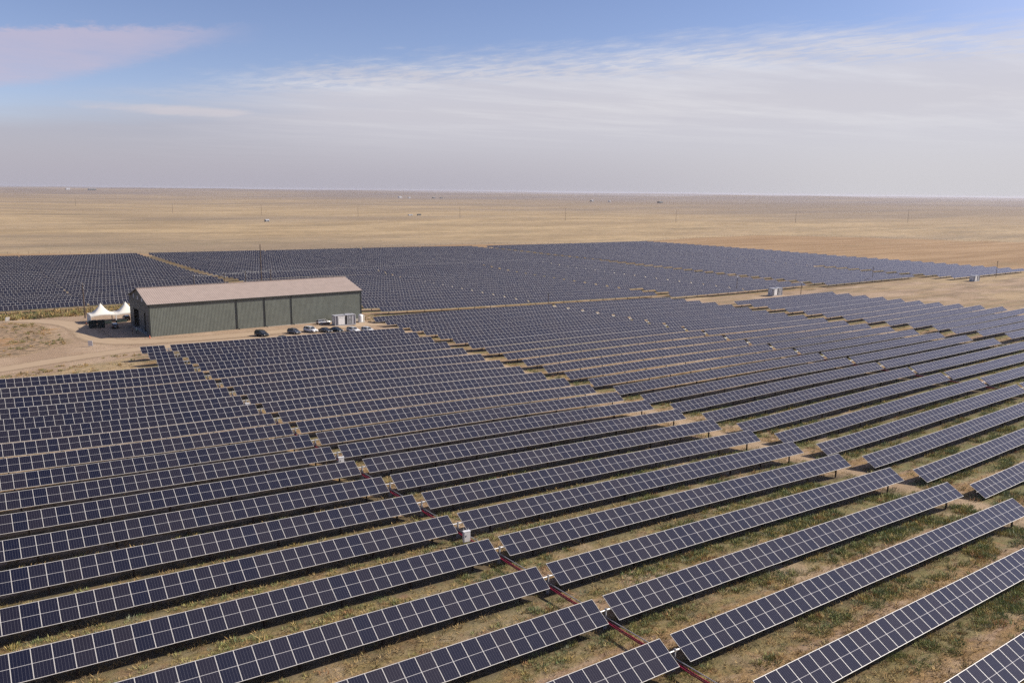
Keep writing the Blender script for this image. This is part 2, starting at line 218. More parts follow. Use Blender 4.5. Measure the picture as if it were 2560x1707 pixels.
G_S="""367 329 288 243 196 145 93 39 -16 -71 -126 -180 -232 -279 -319 -352 -378 -399 -415 -428 -441 -454 -469 -487 -508 -536 -567 -602 -640 -679 -719 -757 -793 -823 -850 -874 -894 -913 -929 -944 -958 -970 -982 -993 -1003 -1013 -1023 -1033 -1043;343 305 263 218 169 117 62 6 -51 -109 -167 -225 -281 -331 -373 -405 -428 -444 -456 -465 -474 -484 -496 -511 -531 -556 -586 -620 -658 -697 -738 -778 -814 -844 -870 -893 -913 -931 -947 -961 -974 -986 -997 -1007 -1017 -1027 -1036 -1046 -1055;317 280 239 193 143 88 31 -28 -88 -148 -209 -272 -333 -388 -431 -462 -481 -492 -498 -502 -507 -513 -522 -535 -553 -576 -604 -637 -673 -712 -753 -794 -831 -862 -887 -910 -930 -948 -963 -977 -989 -1001 -1011 -1020 -1030 -1039 -1048 -1057 -1066;291 255 214 168 116 59 -1 -63 -125 -187 -252 -320 -389 -451 -495 -522 -535 -539 -540 -539 -540 -543 -549 -559 -574 -594 -620 -651 -686 -724 -765 -805 -842 -873 -900 -924 -945 -962 -978 -992 -1003 -1014 -1024 -1033 -1041 -1050 -1059 -1068 -1077;263 228 188 143 90 31 -34 -99 -163 -227 -295 -369 -450 -522 -565 -585 -589 -585 -579 -575 -572 -572 -575 -582 -594 -612 -635 -664 -697 -734 -773 -812 -849 -882 -911 -936 -957 -976 -992 -1005 -1016 -1026 -1035 -1044 -1052 -1060 -1069 -1077 -1086;232 199 161 117 65 3 -66 -136 -201 -266 -339 -423 -523 -602 -637 -645 -639 -627 -617 -609 -604 -602 -602 -606 -615 -630 -650 -676 -708 -743 -780 -819 -856 -890 -920 -947 -969 -988 -1004 -1017 -1028 -1038 -1046 -1054 -1062 -1070 -1078 -1087 -1096;198 167 132 90 39 -25 -97 -170 -237 -303 -377 -471 -592 -674 -699 -696 -681 -664 -651 -644 -638 -633 -630 -631 -637 -649 -667 -690 -718 -751 -788 -826 -863 -898 -929 -957 -981 -1001 -1017 -1029 -1040 -1049 -1056 -1063 -1070 -1078 -1086 -1095 -1104;160 130 97 58 9 -55 -128 -201 -270 -335 -407 -500 -629 -719 -741 -733 -716 -697 -685 -680 -675 -669 -663 -660 -663 -672 -686 -705 -731 -762 -797 -834 -872 -907 -940 -969 -993 -1013 -1029 -1041 -1051 -1059 -1066 -1072 -1079 -1086 -1095 -1103 -1112;117 88 55 17 -30 -92 -161 -232 -298 -363 -429 -517 -650 -741 -759 -754 -743 -731 -724 -721 -718 -712 -701 -693 -694 -701 -711 -725 -746 -775 -809 -846 -883 -919 -953 -982 -1007 -1026 -1041 -1053 -1062 -1069 -1075 -1081 -1087 -1094 -1103 -1111 -1120;70 41 8 -31 -78 -136 -200 -264 -325 -383 -443 -524 -654 -744 -765 -767 -767 -764 -764 -765 -766 -762 -748 -736 -737 -740 -743 -751 -767 -793 -826 -862 -899 -934 -967 -996 -1021 -1039 -1054 -1064 -1073 -1079 -1085 -1090 -1095 -1103 -1111 -1119 -1128;18 -11 -44 -83 -130 -185 -244 -303 -356 -406 -461 -538 -656 -746 -777 -785 -791 -796 -801 -806 -813 -817 -810 -798 -795 -791 -787 -785 -794 -818 -849 -883 -918 -951 -983 -1011 -1035 -1052 -1065 -1075 -1083 -1089 -1094 -1099 -1105 -1112 -1119 -1128 -1136;-36 -65 -97 -135 -179 -231 -289 -344 -391 -434 -486 -561 -665 -749 -786 -800 -808 -818 -827 -837 -850 -865 -875 -873 -865 -853 -841 -830 -832 -853 -881 -911 -941 -971 -1000 -1025 -1047 -1063 -1076 -1085 -1092 -1098 -1104 -1109 -1114 -1121 -1128 -1136 -1144;-92 -121 -150 -183 -223 -270 -325 -379 -419 -455 -505 -579 -676 -749 -785 -801 -810 -822 -834 -849 -871 -897 -923 -938 -930 -916 -902 -891 -890 -902 -921 -944 -968 -993 -1017 -1039 -1058 -1074 -1085 -1094 -1101 -1107 -1113 -1118 -1123 -1130 -1136 -1144 -1152;-150 -178 -204 -230 -259 -297 -344 -395 -429 -461 -508 -577 -666 -736 -774 -790 -797 -804 -820 -846 -877 -912 -946 -974 -978 -970 -960 -955 -954 -955 -964 -978 -996 -1016 -1035 -1054 -1070 -1084 -1094 -1103 -1110 -1116 -1121 -1126 -1132 -1138 -1144 -1152 -1160;-209 -237 -262 -280 -294 -316 -354 -390 -421 -453 -497 -557 -640 -715 -758 -776 -781 -784 -802 -838 -878 -919 -959 -996 -1009 -1008 -1004 -1002 -1001 -998 -1001 -1010 -1022 -1037 -1053 -1068 -1082 -1093 -1103 -1111 -1118 -1123 -1128 -1134 -1139 -1145 -1152 -1159 -1166;-267 -298 -325 -344 -354 -364 -379 -390 -414 -448 -489 -542 -622 -702 -748 -767 -773 -777 -798 -836 -881 -925 -971 -1008 -1026 -1032 -1032 -1030 -1027 -1027 -1030 -1036 -1046 -1057 -1069 -1081 -1093 -1103 -1111 -1119 -1125 -1130 -1135 -1140 -1146 -1151 -1158 -1165 -1173;-322 -357 -389 -415 -433 -440 -435 -421 -433 -463 -500 -551 -629 -705 -748 -769 -777 -785 -808 -847 -890 -933 -973 -1012 -1035 -1046 -1049 -1048 -1047 -1049 -1052 -1058 -1065 -1074 -1084 -1094 -1103 -1112 -1119 -1126 -1131 -1136 -1141 -1146 -1151 -1157 -1164 -1171 -1179;-371 -408 -444 -476 -503 -510 -504 -485 -481 -496 -524 -576 -653 -715 -753 -776 -791 -808 -833 -868 -909 -948 -984 -1017 -1041 -1055 -1061 -1063 -1064 -1066 -1070 -1075 -1081 -1088 -1096 -1104 -1112 -1120 -1126 -1132 -1137 -1142 -1146 -1151 -1156 -1162 -1169 -1176 -1184;-411 -447 -482 -512 -534 -542 -539 -531 -526 -529 -544 -583 -651 -710 -753 -782 -805 -830 -857 -891 -929 -970 -1006 -1029 -1048 -1061 -1069 -1074 -1077 -1080 -1084 -1088 -1094 -1100 -1107 -1113 -1120 -1126 -1132 -1137 -1142 -1147 -1151 -1156 -1161 -1167 -1173 -1181 -1188;-442 -475 -504 -527 -542 -547 -547 -547 -546 -544 -548 -570 -624 -696 -746 -780 -810 -840 -872 -906 -944 -982 -1013 -1034 -1052 -1065 -1074 -1080 -1085 -1089 -1093 -1098 -1103 -1109 -1115 -1121 -1127 -1132 -1137 -1142 -1147 -1151 -1155 -1160 -1165 -1171 -1177 -1184 -1192;-466 -494 -517 -533 -541 -544 -545 -548 -549 -547 -546 -558 -598 -669 -726 -769 -807 -842 -877 -913 -949 -983 -1012 -1034 -1051 -1065 -1076 -1084 -1090 -1095 -1100 -1105 -1110 -1115 -1121 -1126 -1132 -1137 -1142 -1146 -1150 -1155 -1159 -1164 -1169 -1174 -1181 -1187 -1195;-485 -510 -529 -540 -545 -546 -547 -552 -554 -552 -550 -557 -583 -640 -702 -754 -799 -839 -876 -913 -947 -979 -1007 -1030 -1048 -1063 -1075 -1084 -1092 -1098 -1104 -1109 -1115 -1120 -1125 -1130 -1135 -1140 -1145 -1149 -1153 -1158 -1162 -1167 -1172 -1177 -1183 -1190 -1197;-503 -525 -543 -554 -560 -563 -567 -571 -573 -571 -569 -574 -596 -639 -693 -745 -792 -834 -873 -909 -943 -973 -1000 -1023 -1042 -1058 -1071 -1082 -1091 -1098 -1105 -1111 -1117 -1123 -1128 -1133 -1138 -1143 -1147 -1151 -1156 -1160 -1164 -1169 -1174 -1179 -1186 -1192 -1199;-520 -542 -560 -574 -584 -593 -599 -603 -604 -602 -600 -604 -623 -656 -700 -745 -789 -830 -868 -904 -936 -966 -992 -1015 -1035 -1052 -1066 -1078 -1088 -1097 -1104 -1111 -1118 -1124 -1129 -1134 -1139 -1144 -1148 -1153 -1157 -1161 -1166 -1171 -1176 -1181 -1187 -1193 -1200;-536 -558 -578 -595 -610 -624 -632 -636 -639 -636 -634 -639 -654 -680 -715 -753 -792 -830 -865 -898 -929 -958 -984 -1007 -1027 -1044 -1059 -1072 -1084 -1093 -1102 -1110 -1117 -1123 -1129 -1135 -1140 -1145 -1149 -1154 -1158 -1162 -1167 -1171 -1177 -1182 -1188 -1194 -1201;-551 -574 -595 -614 -632 -647 -657 -663 -667 -667 -667 -673 -686 -706 -734 -765 -799 -832 -864 -894 -923 -950 -975 -998 -1018 -1036 -1052 -1066 -1078 -1089 -1099 -1107 -1115 -1122 -1128 -1134 -1139 -1144 -1149 -1154 -1158 -1163 -1167 -1172 -1177 -1182 -1188 -1195 -1201;-564 -588 -610 -630 -648 -664 -676 -684 -689 -693 -696 -703 -715 -732 -754 -780 -808 -836 -864 -891 -918 -943 -967 -989 -1010 -1028 -1045 -1060 -1073 -1084 -1095 -1104 -1112 -1120 -1126 -1133 -1138 -1144 -1149 -1153 -1158 -1162 -1167 -1172 -1177 -1182 -1188 -1194 -1201;-576 -599 -622 -642 -661 -677 -690 -700 -708 -714 -721 -730 -741 -756 -774 -795 -817 -841 -866 -890 -913 -937 -960 -982 -1002 -1021 -1038 -1053 -1067 -1079 -1090 -1100 -1109 -1117 -1124 -1131 -1137 -1142 -1148 -1152 -1157 -1162 -1166 -1171 -1177 -1182 -1188 -1194 -1201;-585 -609 -631 -651 -670 -687 -701 -713 -723 -732 -741 -752 -764 -776 -791 -808 -827 -847 -868 -889 -910 -932 -954 -975 -996 -1014 -1032 -1047 -1061 -1074 -1086 -1096 -1106 -1114 -1122 -1129 -1135 -1141 -1146 -1151 -1156 -1161 -1166 -1171 -1176 -1181 -1187 -1193 -1200;-593 -616 -638 -658 -677 -694 -709 -722 -734 -745 -756 -768 -780 -792 -805 -819 -836 -853 -871 -890 -909 -929 -950 -971 -990 -1009 -1026 -1042 -1056 -1069 -1081 -1092 -1102 -1111 -1119 -1127 -1133 -1139 -1145 -1150 -1155 -1160 -1165 -1170 -1175 -1181 -1186 -1193 -1199;-599 -622 -643 -663 -682 -699 -714 -728 -741 -754 -766 -779 -791 -803 -815 -828 -843 -858 -875 -892 -910 -928 -948 -967 -987 -1005 -1022 -1037 -1052 -1065 -1077 -1089 -1099 -1108 -1117 -1125 -1131 -1138 -1144 -1149 -1154 -1159 -1164 -1169 -1174 -1180 -1186 -1192 -1198;-604 -626 -646 -666 -684 -702 -717 -732 -746 -760 -773 -785 -798 -810 -822 -835 -849 -863 -878 -894 -911 -929 -947 -966 -984 -1001 -1018 -1034 -1048 -1061 -1074 -1086 -1096 -1106 -1115 -1123 -1130 -1136 -1142 -1148 -1153 -1158 -1163 -1168 -1173 -1179 -1185 -1191 -1198;-607 -628 -648 -667 -685 -702 -719 -734 -748 -762 -776 -789 -802 -815 -827 -840 -853 -867 -881 -897 -913 -930 -947 -965 -982 -999 -1016 -1031 -1045 -1059 -1071 -1083 -1094 -1104 -1113 -1121 -1128 -1135 -1141 -1147 -1152 -1158 -1163 -1168 -1173 -1178 -1184 -1190 -1197;-609 -630 -649 -667 -685 -702 -718 -733 -748 -763 -777 -791 -804 -817 -830 -843 -856 -870 -884 -899 -914 -931 -947 -964 -981 -998 -1014 -1029 -1044 -1057 -1070 -1081 -1092 -1102 -1111 -1120 -1127 -1134 -1140 -1146 -1152 -1157 -1162 -1167 -1173 -1178 -1184 -1190 -1196;-610 -630 -648 -666 -683 -700 -716 -732 -747 -762 -777 -791 -805 -818 -831 -845 -858 -872 -886 -900 -916 -931 -948 -964 -981 -997 -1013 -1028 -1043 -1056 -1069 -1080 -1091 -1101 -1110 -1119 -1126 -1133 -1140 -1146 -1151 -1157 -1162 -1167 -1172 -1178 -1183 -1189 -1195;-611 -629 -647 -664 -681 -697 -713 -728 -744 -760 -775 -790 -804 -818 -832 -846 -859 -873 -887 -902 -917 -932 -948 -965 -981 -997 -1013 -1028 -1042 -1055 -1068 -1080 -1090 -1100 -1109 -1118 -1125 -1133 -1139 -1145 -1151 -1156 -1162 -1167 -1172 -1177 -1183 -1188 -1194;-611 -628 -645 -661 -677 -693 -708 -724 -740 -756 -772 -788 -803 -818 -832 -846 -860 -874 -888 -902 -917 -933 -949 -965 -981 -997 -1013 -1028 -1042 -1055 -1068 -1079 -1090 -1100 -1109 -1117 -1125 -1132 -1139 -1145 -1151 -1156 -1162 -1167 -1172 -1177 -1182 -1188 -1194;-610 -627 -643 -658 -673 -688 -704 -719 -736 -753 -769 -786 -802 -817 -832 -846 -860 -874 -888 -903 -918 -933 -949 -965 -982 -998 -1014 -1029 -1043 -1056 -1068 -1079 -1090 -1100 -1109 -1117 -1125 -1132 -1139 -1145 -1151 -1157 -1162 -1167 -1172 -1177 -1182 -1187 -1193;-610 -626 -641 -655 -669 -684 -698 -714 -731 -749 -766 -783 -800 -816 -831 -845 -860 -874 -888 -903 -918 -933 -949 -966 -982 -998 -1014 -1029 -1043 -1057 -1069 -1080 -1090 -1100 -1109 -1117 -1125 -1132 -1139 -1145 -1151 -1157 -1162 -1168 -1172 -1177 -1182 -1187 -1193;-609 -624 -639 -652 -665 -679 -693 -709 -727 -745 -763 -781 -799 -815 -830 -845 -859 -874 -888 -903 -918 -933 -949 -966 -983 -999 -1015 -1030 -1044 -1057 -1069 -1080 -1090 -1100 -1109 -1117 -1125 -1132 -1139 -1145 -1152 -1157 -1163 -1168 -1173 -1178 -1182 -1187 -1193;-609 -624 -637 -650 -662 -675 -689 -705 -723 -742 -761 -780 -797 -814 -829 -844 -859 -874 -888 -903 -918 -933 -950 -966 -983 -1000 -1016 -1031 -1045 -1058 -1070 -1080 -1090 -1100 -1109 -1117 -1125 -1132 -1139 -1146 -1152 -1158 -1164 -1169 -1174 -1178 -1183 -1188 -1193;-609 -623 -636 -648 -660 -673 -686 -702 -720 -740 -759 -778 -796 -813 -829 -844 -859 -874 -888 -903 -918 -933 -950 -967 -984 -1000 -1016 -1032 -1046 -1058 -1070 -1081 -1091 -1100 -1109 -1117 -1125 -1132 -1139 -1146 -1152 -1158 -1164 -1170 -1174 -1179 -1184 -1188 -1193;-609 -622 -635 -648 -660 -672 -686 -702 -720 -739 -758 -777 -795 -812 -828 -844 -859 -874 -889 -903 -919 -934 -951 -967 -984 -1001 -1016 -1032 -1045 -1058 -1070 -1080 -1090 -1100 -1109 -1117 -1125 -1133 -1140 -1146 -1153 -1159 -1165 -1170 -1175 -1180 -1185 -1189 -1195;-609 -622 -635 -648 -660 -673 -688 -703 -721 -739 -758 -776 -794 -811 -828 -843 -859 -874 -889 -904 -920 -935 -952 -968 -984 -1001 -1016 -1031 -1045 -1058 -1069 -1080 -1090 -1100 -1109 -1117 -1125 -1133 -1140 -1147 -1153 -1160 -1165 -1171 -1176 -1181 -1186 -1191 -1196;-609 -623 -636 -649 -662 -676 -690 -706 -722 -740 -758 -776 -794 -811 -828 -844 -859 -875 -890 -905 -921 -937 -953 -969 -985 -1001 -1016 -1031 -1044 -1057 -1069 -1080 -1090 -1100 -1109 -1117 -1125 -1133 -1140 -1147 -1154 -1160 -1166 -1172 -1177 -1183 -1188 -1193 -1199"""
PITCH, Y20 = 8.53415, 41.518
TILT = R(29.48); CHORD = 2.772; MODW = 1.449
def row_y(n): return Y20 + (20 - n) * PITCH
GX0, GY0, GS = -60.0, -30.0, 15.0
GRID = np.array([[float(v) for v in r.split()] for r in G_S.split(';')]) / 100.0
NYG, NXG = GRID.shape

def vnoise(x, y, seed):
    """smooth value noise in 0..1"""
    x = np.asarray(x, float); y = np.asarray(y, float)
    xi = np.floor(x).astype(np.int64); yi = np.floor(y).astype(np.int64); fx = x - xi; fy = y - yi
    def h(a, b):
        k = (a * 374761393 + b * 668265263 + seed * 974711) & 0xffffffff
        k = ((k ^ (k >> 13)) * 1274126177) & 0xffffffff
        return ((k ^ (k >> 16)) & 0xffff) / 65535.0
    fx = fx * fx * (3 - 2 * fx); fy = fy * fy * (3 - 2 * fy)
    return (h(xi, yi) * (1 - fx) + h(xi + 1, yi) * fx) * (1 - fy) + (h(xi, yi + 1) * (1 - fx) + h(xi + 1, yi + 1) * fx) * fy

def fbm(x, y, seed, oct=4):
    a, s, t = 1.0, 0.0, 0.0
    for k in range(oct):
        s = s + a * vnoise(np.asarray(x) * 2 ** k, np.asarray(y) * 2 ** k, seed + k); t += a; a *= 0.5
    return s / t

def cr(p0, p1, p2, p3, t):
    return p1 + 0.5 * t * (p2 - p0 + t * (2 * p0 - 5 * p1 + 4 * p2 - p3 + t * (3 * (p1 - p2) + p3 - p0)))

def smooth(a, b, v):
    t = np.clip((v - a) / (b - a), 0, 1); return t * t * (3 - 2 * t)

def gz(x, y):
    x = np.asarray(x, float); y = np.asarray(y, float)
    u = np.clip((x - GX0) / GS, 0, NXG - 1.001); v = np.clip((y - GY0) / GS, 0, NYG - 1.001)
    i = np.floor(u).astype(int); j = np.floor(v).astype(int); fu = u - i; fv = v - j
    ix = [np.clip(i + k, 0, NXG - 1) for k in (-1, 0, 1, 2)]; jy = [np.clip(j + k, 0, NYG - 1) for k in (-1, 0, 1, 2)]
    rws = [cr(*[GRID[q, p] for p in ix], fu) for q in jy]
    z = cr(*rws, fv)
    # gentle swells in the far array
    far = smooth(330, 380, y) * smooth(720, 600, y)
    z = z + far * (1.5 * np.exp(-((y - 405 - 0.10 * (x - 200)) / 17.0) ** 2) * smooth(60, 170, x) * smooth(420, 300, x)
                   - 1.1 * np.exp(-((y - 372) / 18.0) ** 2) * smooth(260, 120, x)
                   + 0.9 * (fbm(x / 75.0, y / 48.0, 5, 2) - 0.5))
    # open prairie
    ox = np.maximum(np.maximum(-60 - x, x - 660), 0); oy = np.maximum(np.maximum(-30 - y, y - 600), 0)
    d = np.hypot(ox, oy)
    z = z + smooth(0, 900, d) * (20.0 * (fbm(x / 900.0, y / 520.0, 21, 4) - 0.5))
    z = z + smooth(1500, 9000, d) * (110.0 * (fbm(x / 4200.0 + 3.3, y / 2600.0, 31, 5) - 0.46))
    z = z + smooth(9000, 16000, d) * (30 * (fbm(x / 6000.0, y / 6000.0, 41, 4) - 0.42)) * smooth(0.9, 0.25, x / np.maximum(y, 1.0))
    z = np.clip(z, -30.0, 36.0)
    return z

def g1(x, y): return float(gz(np.array([x]), np.array([y]))[0])

def axis(lo, hi, fine, mid, mids, out_lo, out_hi, grow=1.09):
    a = list(np.arange(lo, hi, fine)); b = list(np.arange(hi, mids, mid)); r = [mids]; s = mid
    while r[-1] < out_hi: s = min(s * grow, 900); r.append(r[-1] + s)
    l = []; s = fine; p = lo
    while p > out_lo: s = min(s * 1.25, 1500); p -= s; l.append(p)
    return np.array(l[::-1] + a + b + r)

def inpoly(x, y, poly):
    ins = np.zeros(x.shape, bool); n = len(poly)
    for k in range(n):
        (x0, y0), (x1, y1) = poly[k], poly[(k + 1) % n]
        if y0 == y1: continue
        c_ = ((y0 > y) != (y1 > y)) & (x < (x1 - x0) * (y - y0) / (y1 - y0) + x0); ins ^= c_
    return ins

STUBBLE = [(-80, 588), (115, 590), (255, 588), (352, 588), (586, 588), (602, 420), (606, 300), (612, 222), (760, 120), (1400, 60), (1300, 260), (1020, 420), (960, 545), (846, 634), (690, 622), (575, 594), (520, 604), (460, 615), (400, 634), (255, 610), (130, 612), (40, 640), (-80, 650)]
YARD = [(-60, 190), (8, 198), (24, 212), (40, 221), (52, 224), (126, 221), (123, 243), (126, 258), (126, 286), (60, 300), (66, 312), (18, 318), (-60, 322)]
ISLAND = [(-30, 240), (18, 243), (29, 250), (31, 262), (30, 280), (27, 300), (18, 306), (-30, 305)]
EASTROAD = [(268, 243), (300, 228), (360, 228), (365, 150), (390, 90), (640, 60), (640, 214), (480, 222), (470, 238), (390, 246), (300, 252), (276, 252)]
def build_ground():
    xs = axis(-60, 420, 3.0, 6.0, 672, -14000, 26000); ys = axis(-12, 342, 3.0, 6.0, 660, -9000, 27000)
    X, Y = np.meshgrid(xs, ys); Z = gz(X, Y)
    nx, ny = len(xs), len(ys)
    V = np.stack([X, Y, Z], -1).reshape(-1, 3)
    I = np.arange(nx * ny).reshape(ny, nx)
    F = np.stack([I[:-1, :-1], I[:-1, 1:], I[1:, 1:], I[1:, :-1]], -1).reshape(-1, 4)
    me = bpy.data.meshes.new('ground'); me.vertices.add(len(V)); me.vertices.foreach_set('co', V.ravel())
    me.loops.add(F.size); me.loops.foreach_set('vertex_index', F.ravel().astype(np.int32))
    me.polygons.add(len(F)); me.polygons.foreach_set('loop_start', np.arange(0, F.size, 4, dtype=np.int32))
    me.polygons.foreach_set('use_smooth', np.ones(len(F), bool)); me.update(calc_edges=True)
    jx = X + 5 * (fbm(X / 6, Y / 6, 61, 3) - 0.5); jy = Y + 6 * (fbm(X / 6, Y / 6, 71, 3) - 0.5)
    bare = (inpoly(jx, jy, YARD) & ~inpoly(jx, jy, ISLAND)) * 1.0
    bare = np.maximum(bare, inpoly(jx, jy, EASTROAD) * (0.35 + 0.65 * smooth(0.40, 0.55, fbm(X / 30, Y / 9, 81, 3))))
    aisle = smooth(1.5, 0.2, np.abs(X - 118.7) - 1.0) * (Y < 240); bare = np.maximum(bare, aisle * 0.65)
    isl = inpoly(jx, jy, ISLAND) * 1.0
    arr = ((Y > -20) & (Y < 252) & (X > -30) & (X < 420)) * (1 - bare) * (1 - isl); arr = np.maximum(np.where((X < 40) & (Y > 192), 0, arr) * (1 - (X < 122) * (Y > 222)), ((X > -30) & (X < 607 - .03 * (Y - 230)) & (Y > np.where(X < 122, 326, np.where(X < 300, 258, 246))) & (Y < 588)) * (1 - bare))
    stub = inpoly(jx, jy, STUBBLE) * 1.0
    # green-ness: thick weeds lower right, thinner far left
    green = np.maximum(smooth(20, 150, X) * smooth(235, 60, Y), 0.4 * (Y > 255))
    me.attributes.new('mask', 'FLOAT_COLOR', 'POINT').data.foreach_set('color', np.stack([bare, arr, stub, isl], -1).ravel())
    me.attributes.new('green', 'FLOAT', 'POINT').data.foreach_set('value', green.ravel())
    mm = bpy.data.materials.new('prairie_soil'); mm.use_nodes = True; t = NT(mm.node_tree); b = t.n['Principled BSDF']
    b.inputs['Roughness'].default_value = 0.95; b.inputs['Specular IOR Level'].default_value = 0.15
    g = t.new('ShaderNodeNewGeometry'); P = g.outputs['Position']
    at = t.new('ShaderNodeAttribute', attribute_name='mask'); s3 = t.new('ShaderNodeSeparateColor'); t.put(s3.inputs[0], at.outputs['Color'])
    ag = t.new('ShaderNodeAttribute', attribute_name='green'); G_ = ag.outputs['Fac']
    Bm, Am, Om, Im = s3.outputs[0], s3.outputs[1], s3.outputs[2], at.outputs['Alpha']
    n1 = t.noise(P, 0.55, 8, 0.62); n2 = t.noise(P, 0.06, 6, 0.6); n3 = t.noise(P, 3.5, 5, 0.7); n4 = t.noise(t.scale(P, (0.25, 1.0, 1.0)), 0.9, 6, 0.65)
    nfar = t.noise(t.scale(P, (0.45, 1.0, 0.0)), 0.012, 7, 0.62); nfar2 = t.noise(t.scale(P, (0.3, 1.0, 0.0)), 0.0022, 6, 0.6); nfine = t.noise(t.scale(P, (0.5, 1.0, 0.0)), 0.11, 6, 0.7)
    # open prairie: dry grass with greyer sage patches
    pr = t.mix(t.step(nfar, 0.36, 0.64), (0.36, 0.258, 0.138), (0.51, 0.375, 0.205))
    pr = t.mix(t.math('MULTIPLY', t.step(nfar2, 0.44, 0.62), 0.55), pr, (0.235, 0.185, 0.14))
    nst = t.noise(t.scale(P, (0.10, 0.55, 0.0)), 0.02, 8, 0.68)
    pr = t.mix(t.math('MULTIPLY', t.step(nst, 0.52, 0.66), 0.55), pr, (0.185, 0.15, 0.10)); pr = t.mix(t.math('MULTIPLY', t.step(nst, 0.42, 0.30), 0.5), pr, (0.47, 0.35, 0.22))
    pr = t.mix(t.math('MULTIPLY', t.step(nfine, 0.48, 0.64), 0.55), pr, (0.20, 0.165, 0.10))
    nsp = t.noise(t.scale(P, (0.7, 1.0, 0.0)), 0.55, 6, 0.75); pr = t.mix(t.math('MULTIPLY', t.step(nsp, 0.54, 0.66), 0.42), pr, (0.15, 0.125, 0.07)); pr = t.mix(t.math('MULTIPLY', t.step(nsp, 0.42, 0.30), 0.4), pr, (0.52, 0.40, 0.26))
    dist = t.vmath('LENGTH', P); sq = t.new('ShaderNodeSeparateXYZ'); t.put(sq.inputs[0], P); east = t.step(sq.outputs[0], 700, 3200)
    pr = t.mix(t.math('MULTIPLY', t.math('MULTIPLY', t.step(dist, 1800, 7000), t.step(nfar2, 0.34, 0.56)), 0.65), pr, (0.20, 0.155, 0.125)); pr = t.mix(t.math('MULTIPLY', east, t.step(nfar, 0.30, 0.62, 0.25, 0.70)), pr, (0.205, 0.16, 0.125))  # far ground greyed with distance: sage bands plus haze put into the colour
    # soil between the rows
    soil = t.mix(t.step(n1, 0.32, 0.68), (0.26, 0.165, 0.10), (0.46, 0.33, 0.215))
    straw = t.mix(t.step(n3, 0.3, 0.7), (0.21, 0.13, 0.055), (0.40, 0.265, 0.12))
    grassf = t.step(t.math('ADD', t.math('MULTIPLY', n4, 0.6), t.math('MULTIPLY', n2, 0.4)), 0.41, 0.56)
    n5 = t.noise(t.scale(P, (0.8, 1.2, 1.0)), 1.7, 9, 0.75)
    arrc = t.mix(grassf, soil, straw)
    arrc = t.mix(t.math('MULTIPLY', t.step(n5, 0.52, 0.64), 0.62), arrc, (0.105, 0.075, 0.04))
    arrc = t.mix(t.math('MULTIPLY', t.step(n5, 0.42, 0.34), 0.45), arrc, (0.50, 0.37, 0.25))
    sy = t.new('ShaderNodeSeparateXYZ'); t.put(sy.inputs[0], P)
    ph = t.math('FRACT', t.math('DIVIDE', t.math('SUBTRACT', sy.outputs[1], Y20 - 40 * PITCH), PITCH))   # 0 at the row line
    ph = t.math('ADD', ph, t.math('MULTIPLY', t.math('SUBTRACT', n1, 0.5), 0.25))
    strip = t.math('MULTIPLY', t.step(ph, 0.56, 0.70), t.step(ph, 1.0, 0.86))
    gw = t.math('MULTIPLY', t.math('MULTIPLY', strip, t.step(n1, 0.30, 0.52)), t.math('ADD', 0.45, t.math('MULTIPLY', G_, 0.5)))
    under = t.math('MAXIMUM', t.step(ph, 0.78, 0.95), t.step(ph, 0.22, 0.05)); arrc = t.mix(t.math('MULTIPLY', under, 0.75), arrc, t.mix(n3, (0.05, 0.05, 0.028), (0.11, 0.09, 0.055)))  # soil darkened under the panels to deepen their shadow, with dark weeds
    arrc = t.mix(gw, arrc, t.mix(n3, (0.12, 0.13, 0.055), (0.24, 0.22, 0.09)))
    arrc = t.mix(t.math('MULTIPLY', t.step(n2, 0.55, 0.66), 0.65), arrc, t.mix(n1, (0.40, 0.29, 0.185), (0.54, 0.405, 0.27)))
    arrc = t.mix(t.math('MULTIPLY', t.step(t.noise(P, 0.13, 5, 0.65), 0.54, 0.66), 0.55), arrc, t.mix(n3, (0.10, 0.075, 0.04), (0.19, 0.145, 0.075)))
    rust = t.math('MULTIPLY', t.step(t.noise(P, 0.21, 4, 0.6), 0.58, 0.72), 0.5)
    arrc = t.mix(rust, arrc, (0.26, 0.15, 0.07))
    c_ = t.mix(Am, pr, arrc)
    # bare yard with wheel marks
    yard = t.mix(t.step(n2, 0.35, 0.65), (0.37, 0.26, 0.165), (0.47, 0.345, 0.225))
    yard = t.mix(t.math('MULTIPLY', t.step(t.noise(t.scale(P, (0.10, 1.3, 1)), 0.5, 4, 0.6), 0.45, 0.65), 0.35), yard, (0.33, 0.235, 0.155))
    yard = t.mix(t.math('MULTIPLY', t.step(n1, 0.54, 0.68), 0.55), yard, (0.25, 0.18, 0.11)); yard = t.mix(t.math('MULTIPLY', t.math('MULTIPLY', t.step(sy.outputs[0], 255, 300), t.step(t.noise(t.scale(P, (0.35, 1.0, 1)), 0.10, 6, 0.65), 0.45, 0.60)), 0.75), yard, t.mix(n3, (0.17, 0.125, 0.075), (0.27, 0.195, 0.12)))
    c_ = t.mix(Bm, c_, yard)
    isl_c = t.mix(t.step(n1, 0.38, 0.62), (0.19, 0.14, 0.085), (0.42, 0.29, 0.175))
    c_ = t.mix(Im, c_, t.mix(t.step(n2, 0.52, 0.62), isl_c, (0.40, 0.23, 0.10)))
    stc = t.mix(t.step(t.noise(t.scale(P, (0.12, 1.0, 1)), 0.06, 5, 0.6), 0.35, 0.65), (0.30, 0.19, 0.095), (0.40, 0.265, 0.14))
    stc = t.mix(t.math('MULTIPLY', t.step(nfar, 0.58, 0.70), 0.5), stc, (0.25, 0.19, 0.10))
    c_ = t.mix(Om, c_, stc)
    c_ = t.mix(1.0, c_, (0.84, 0.83, 0.86), 'MULTIPLY')
    t.put(b.inputs['Base Color'], c_)
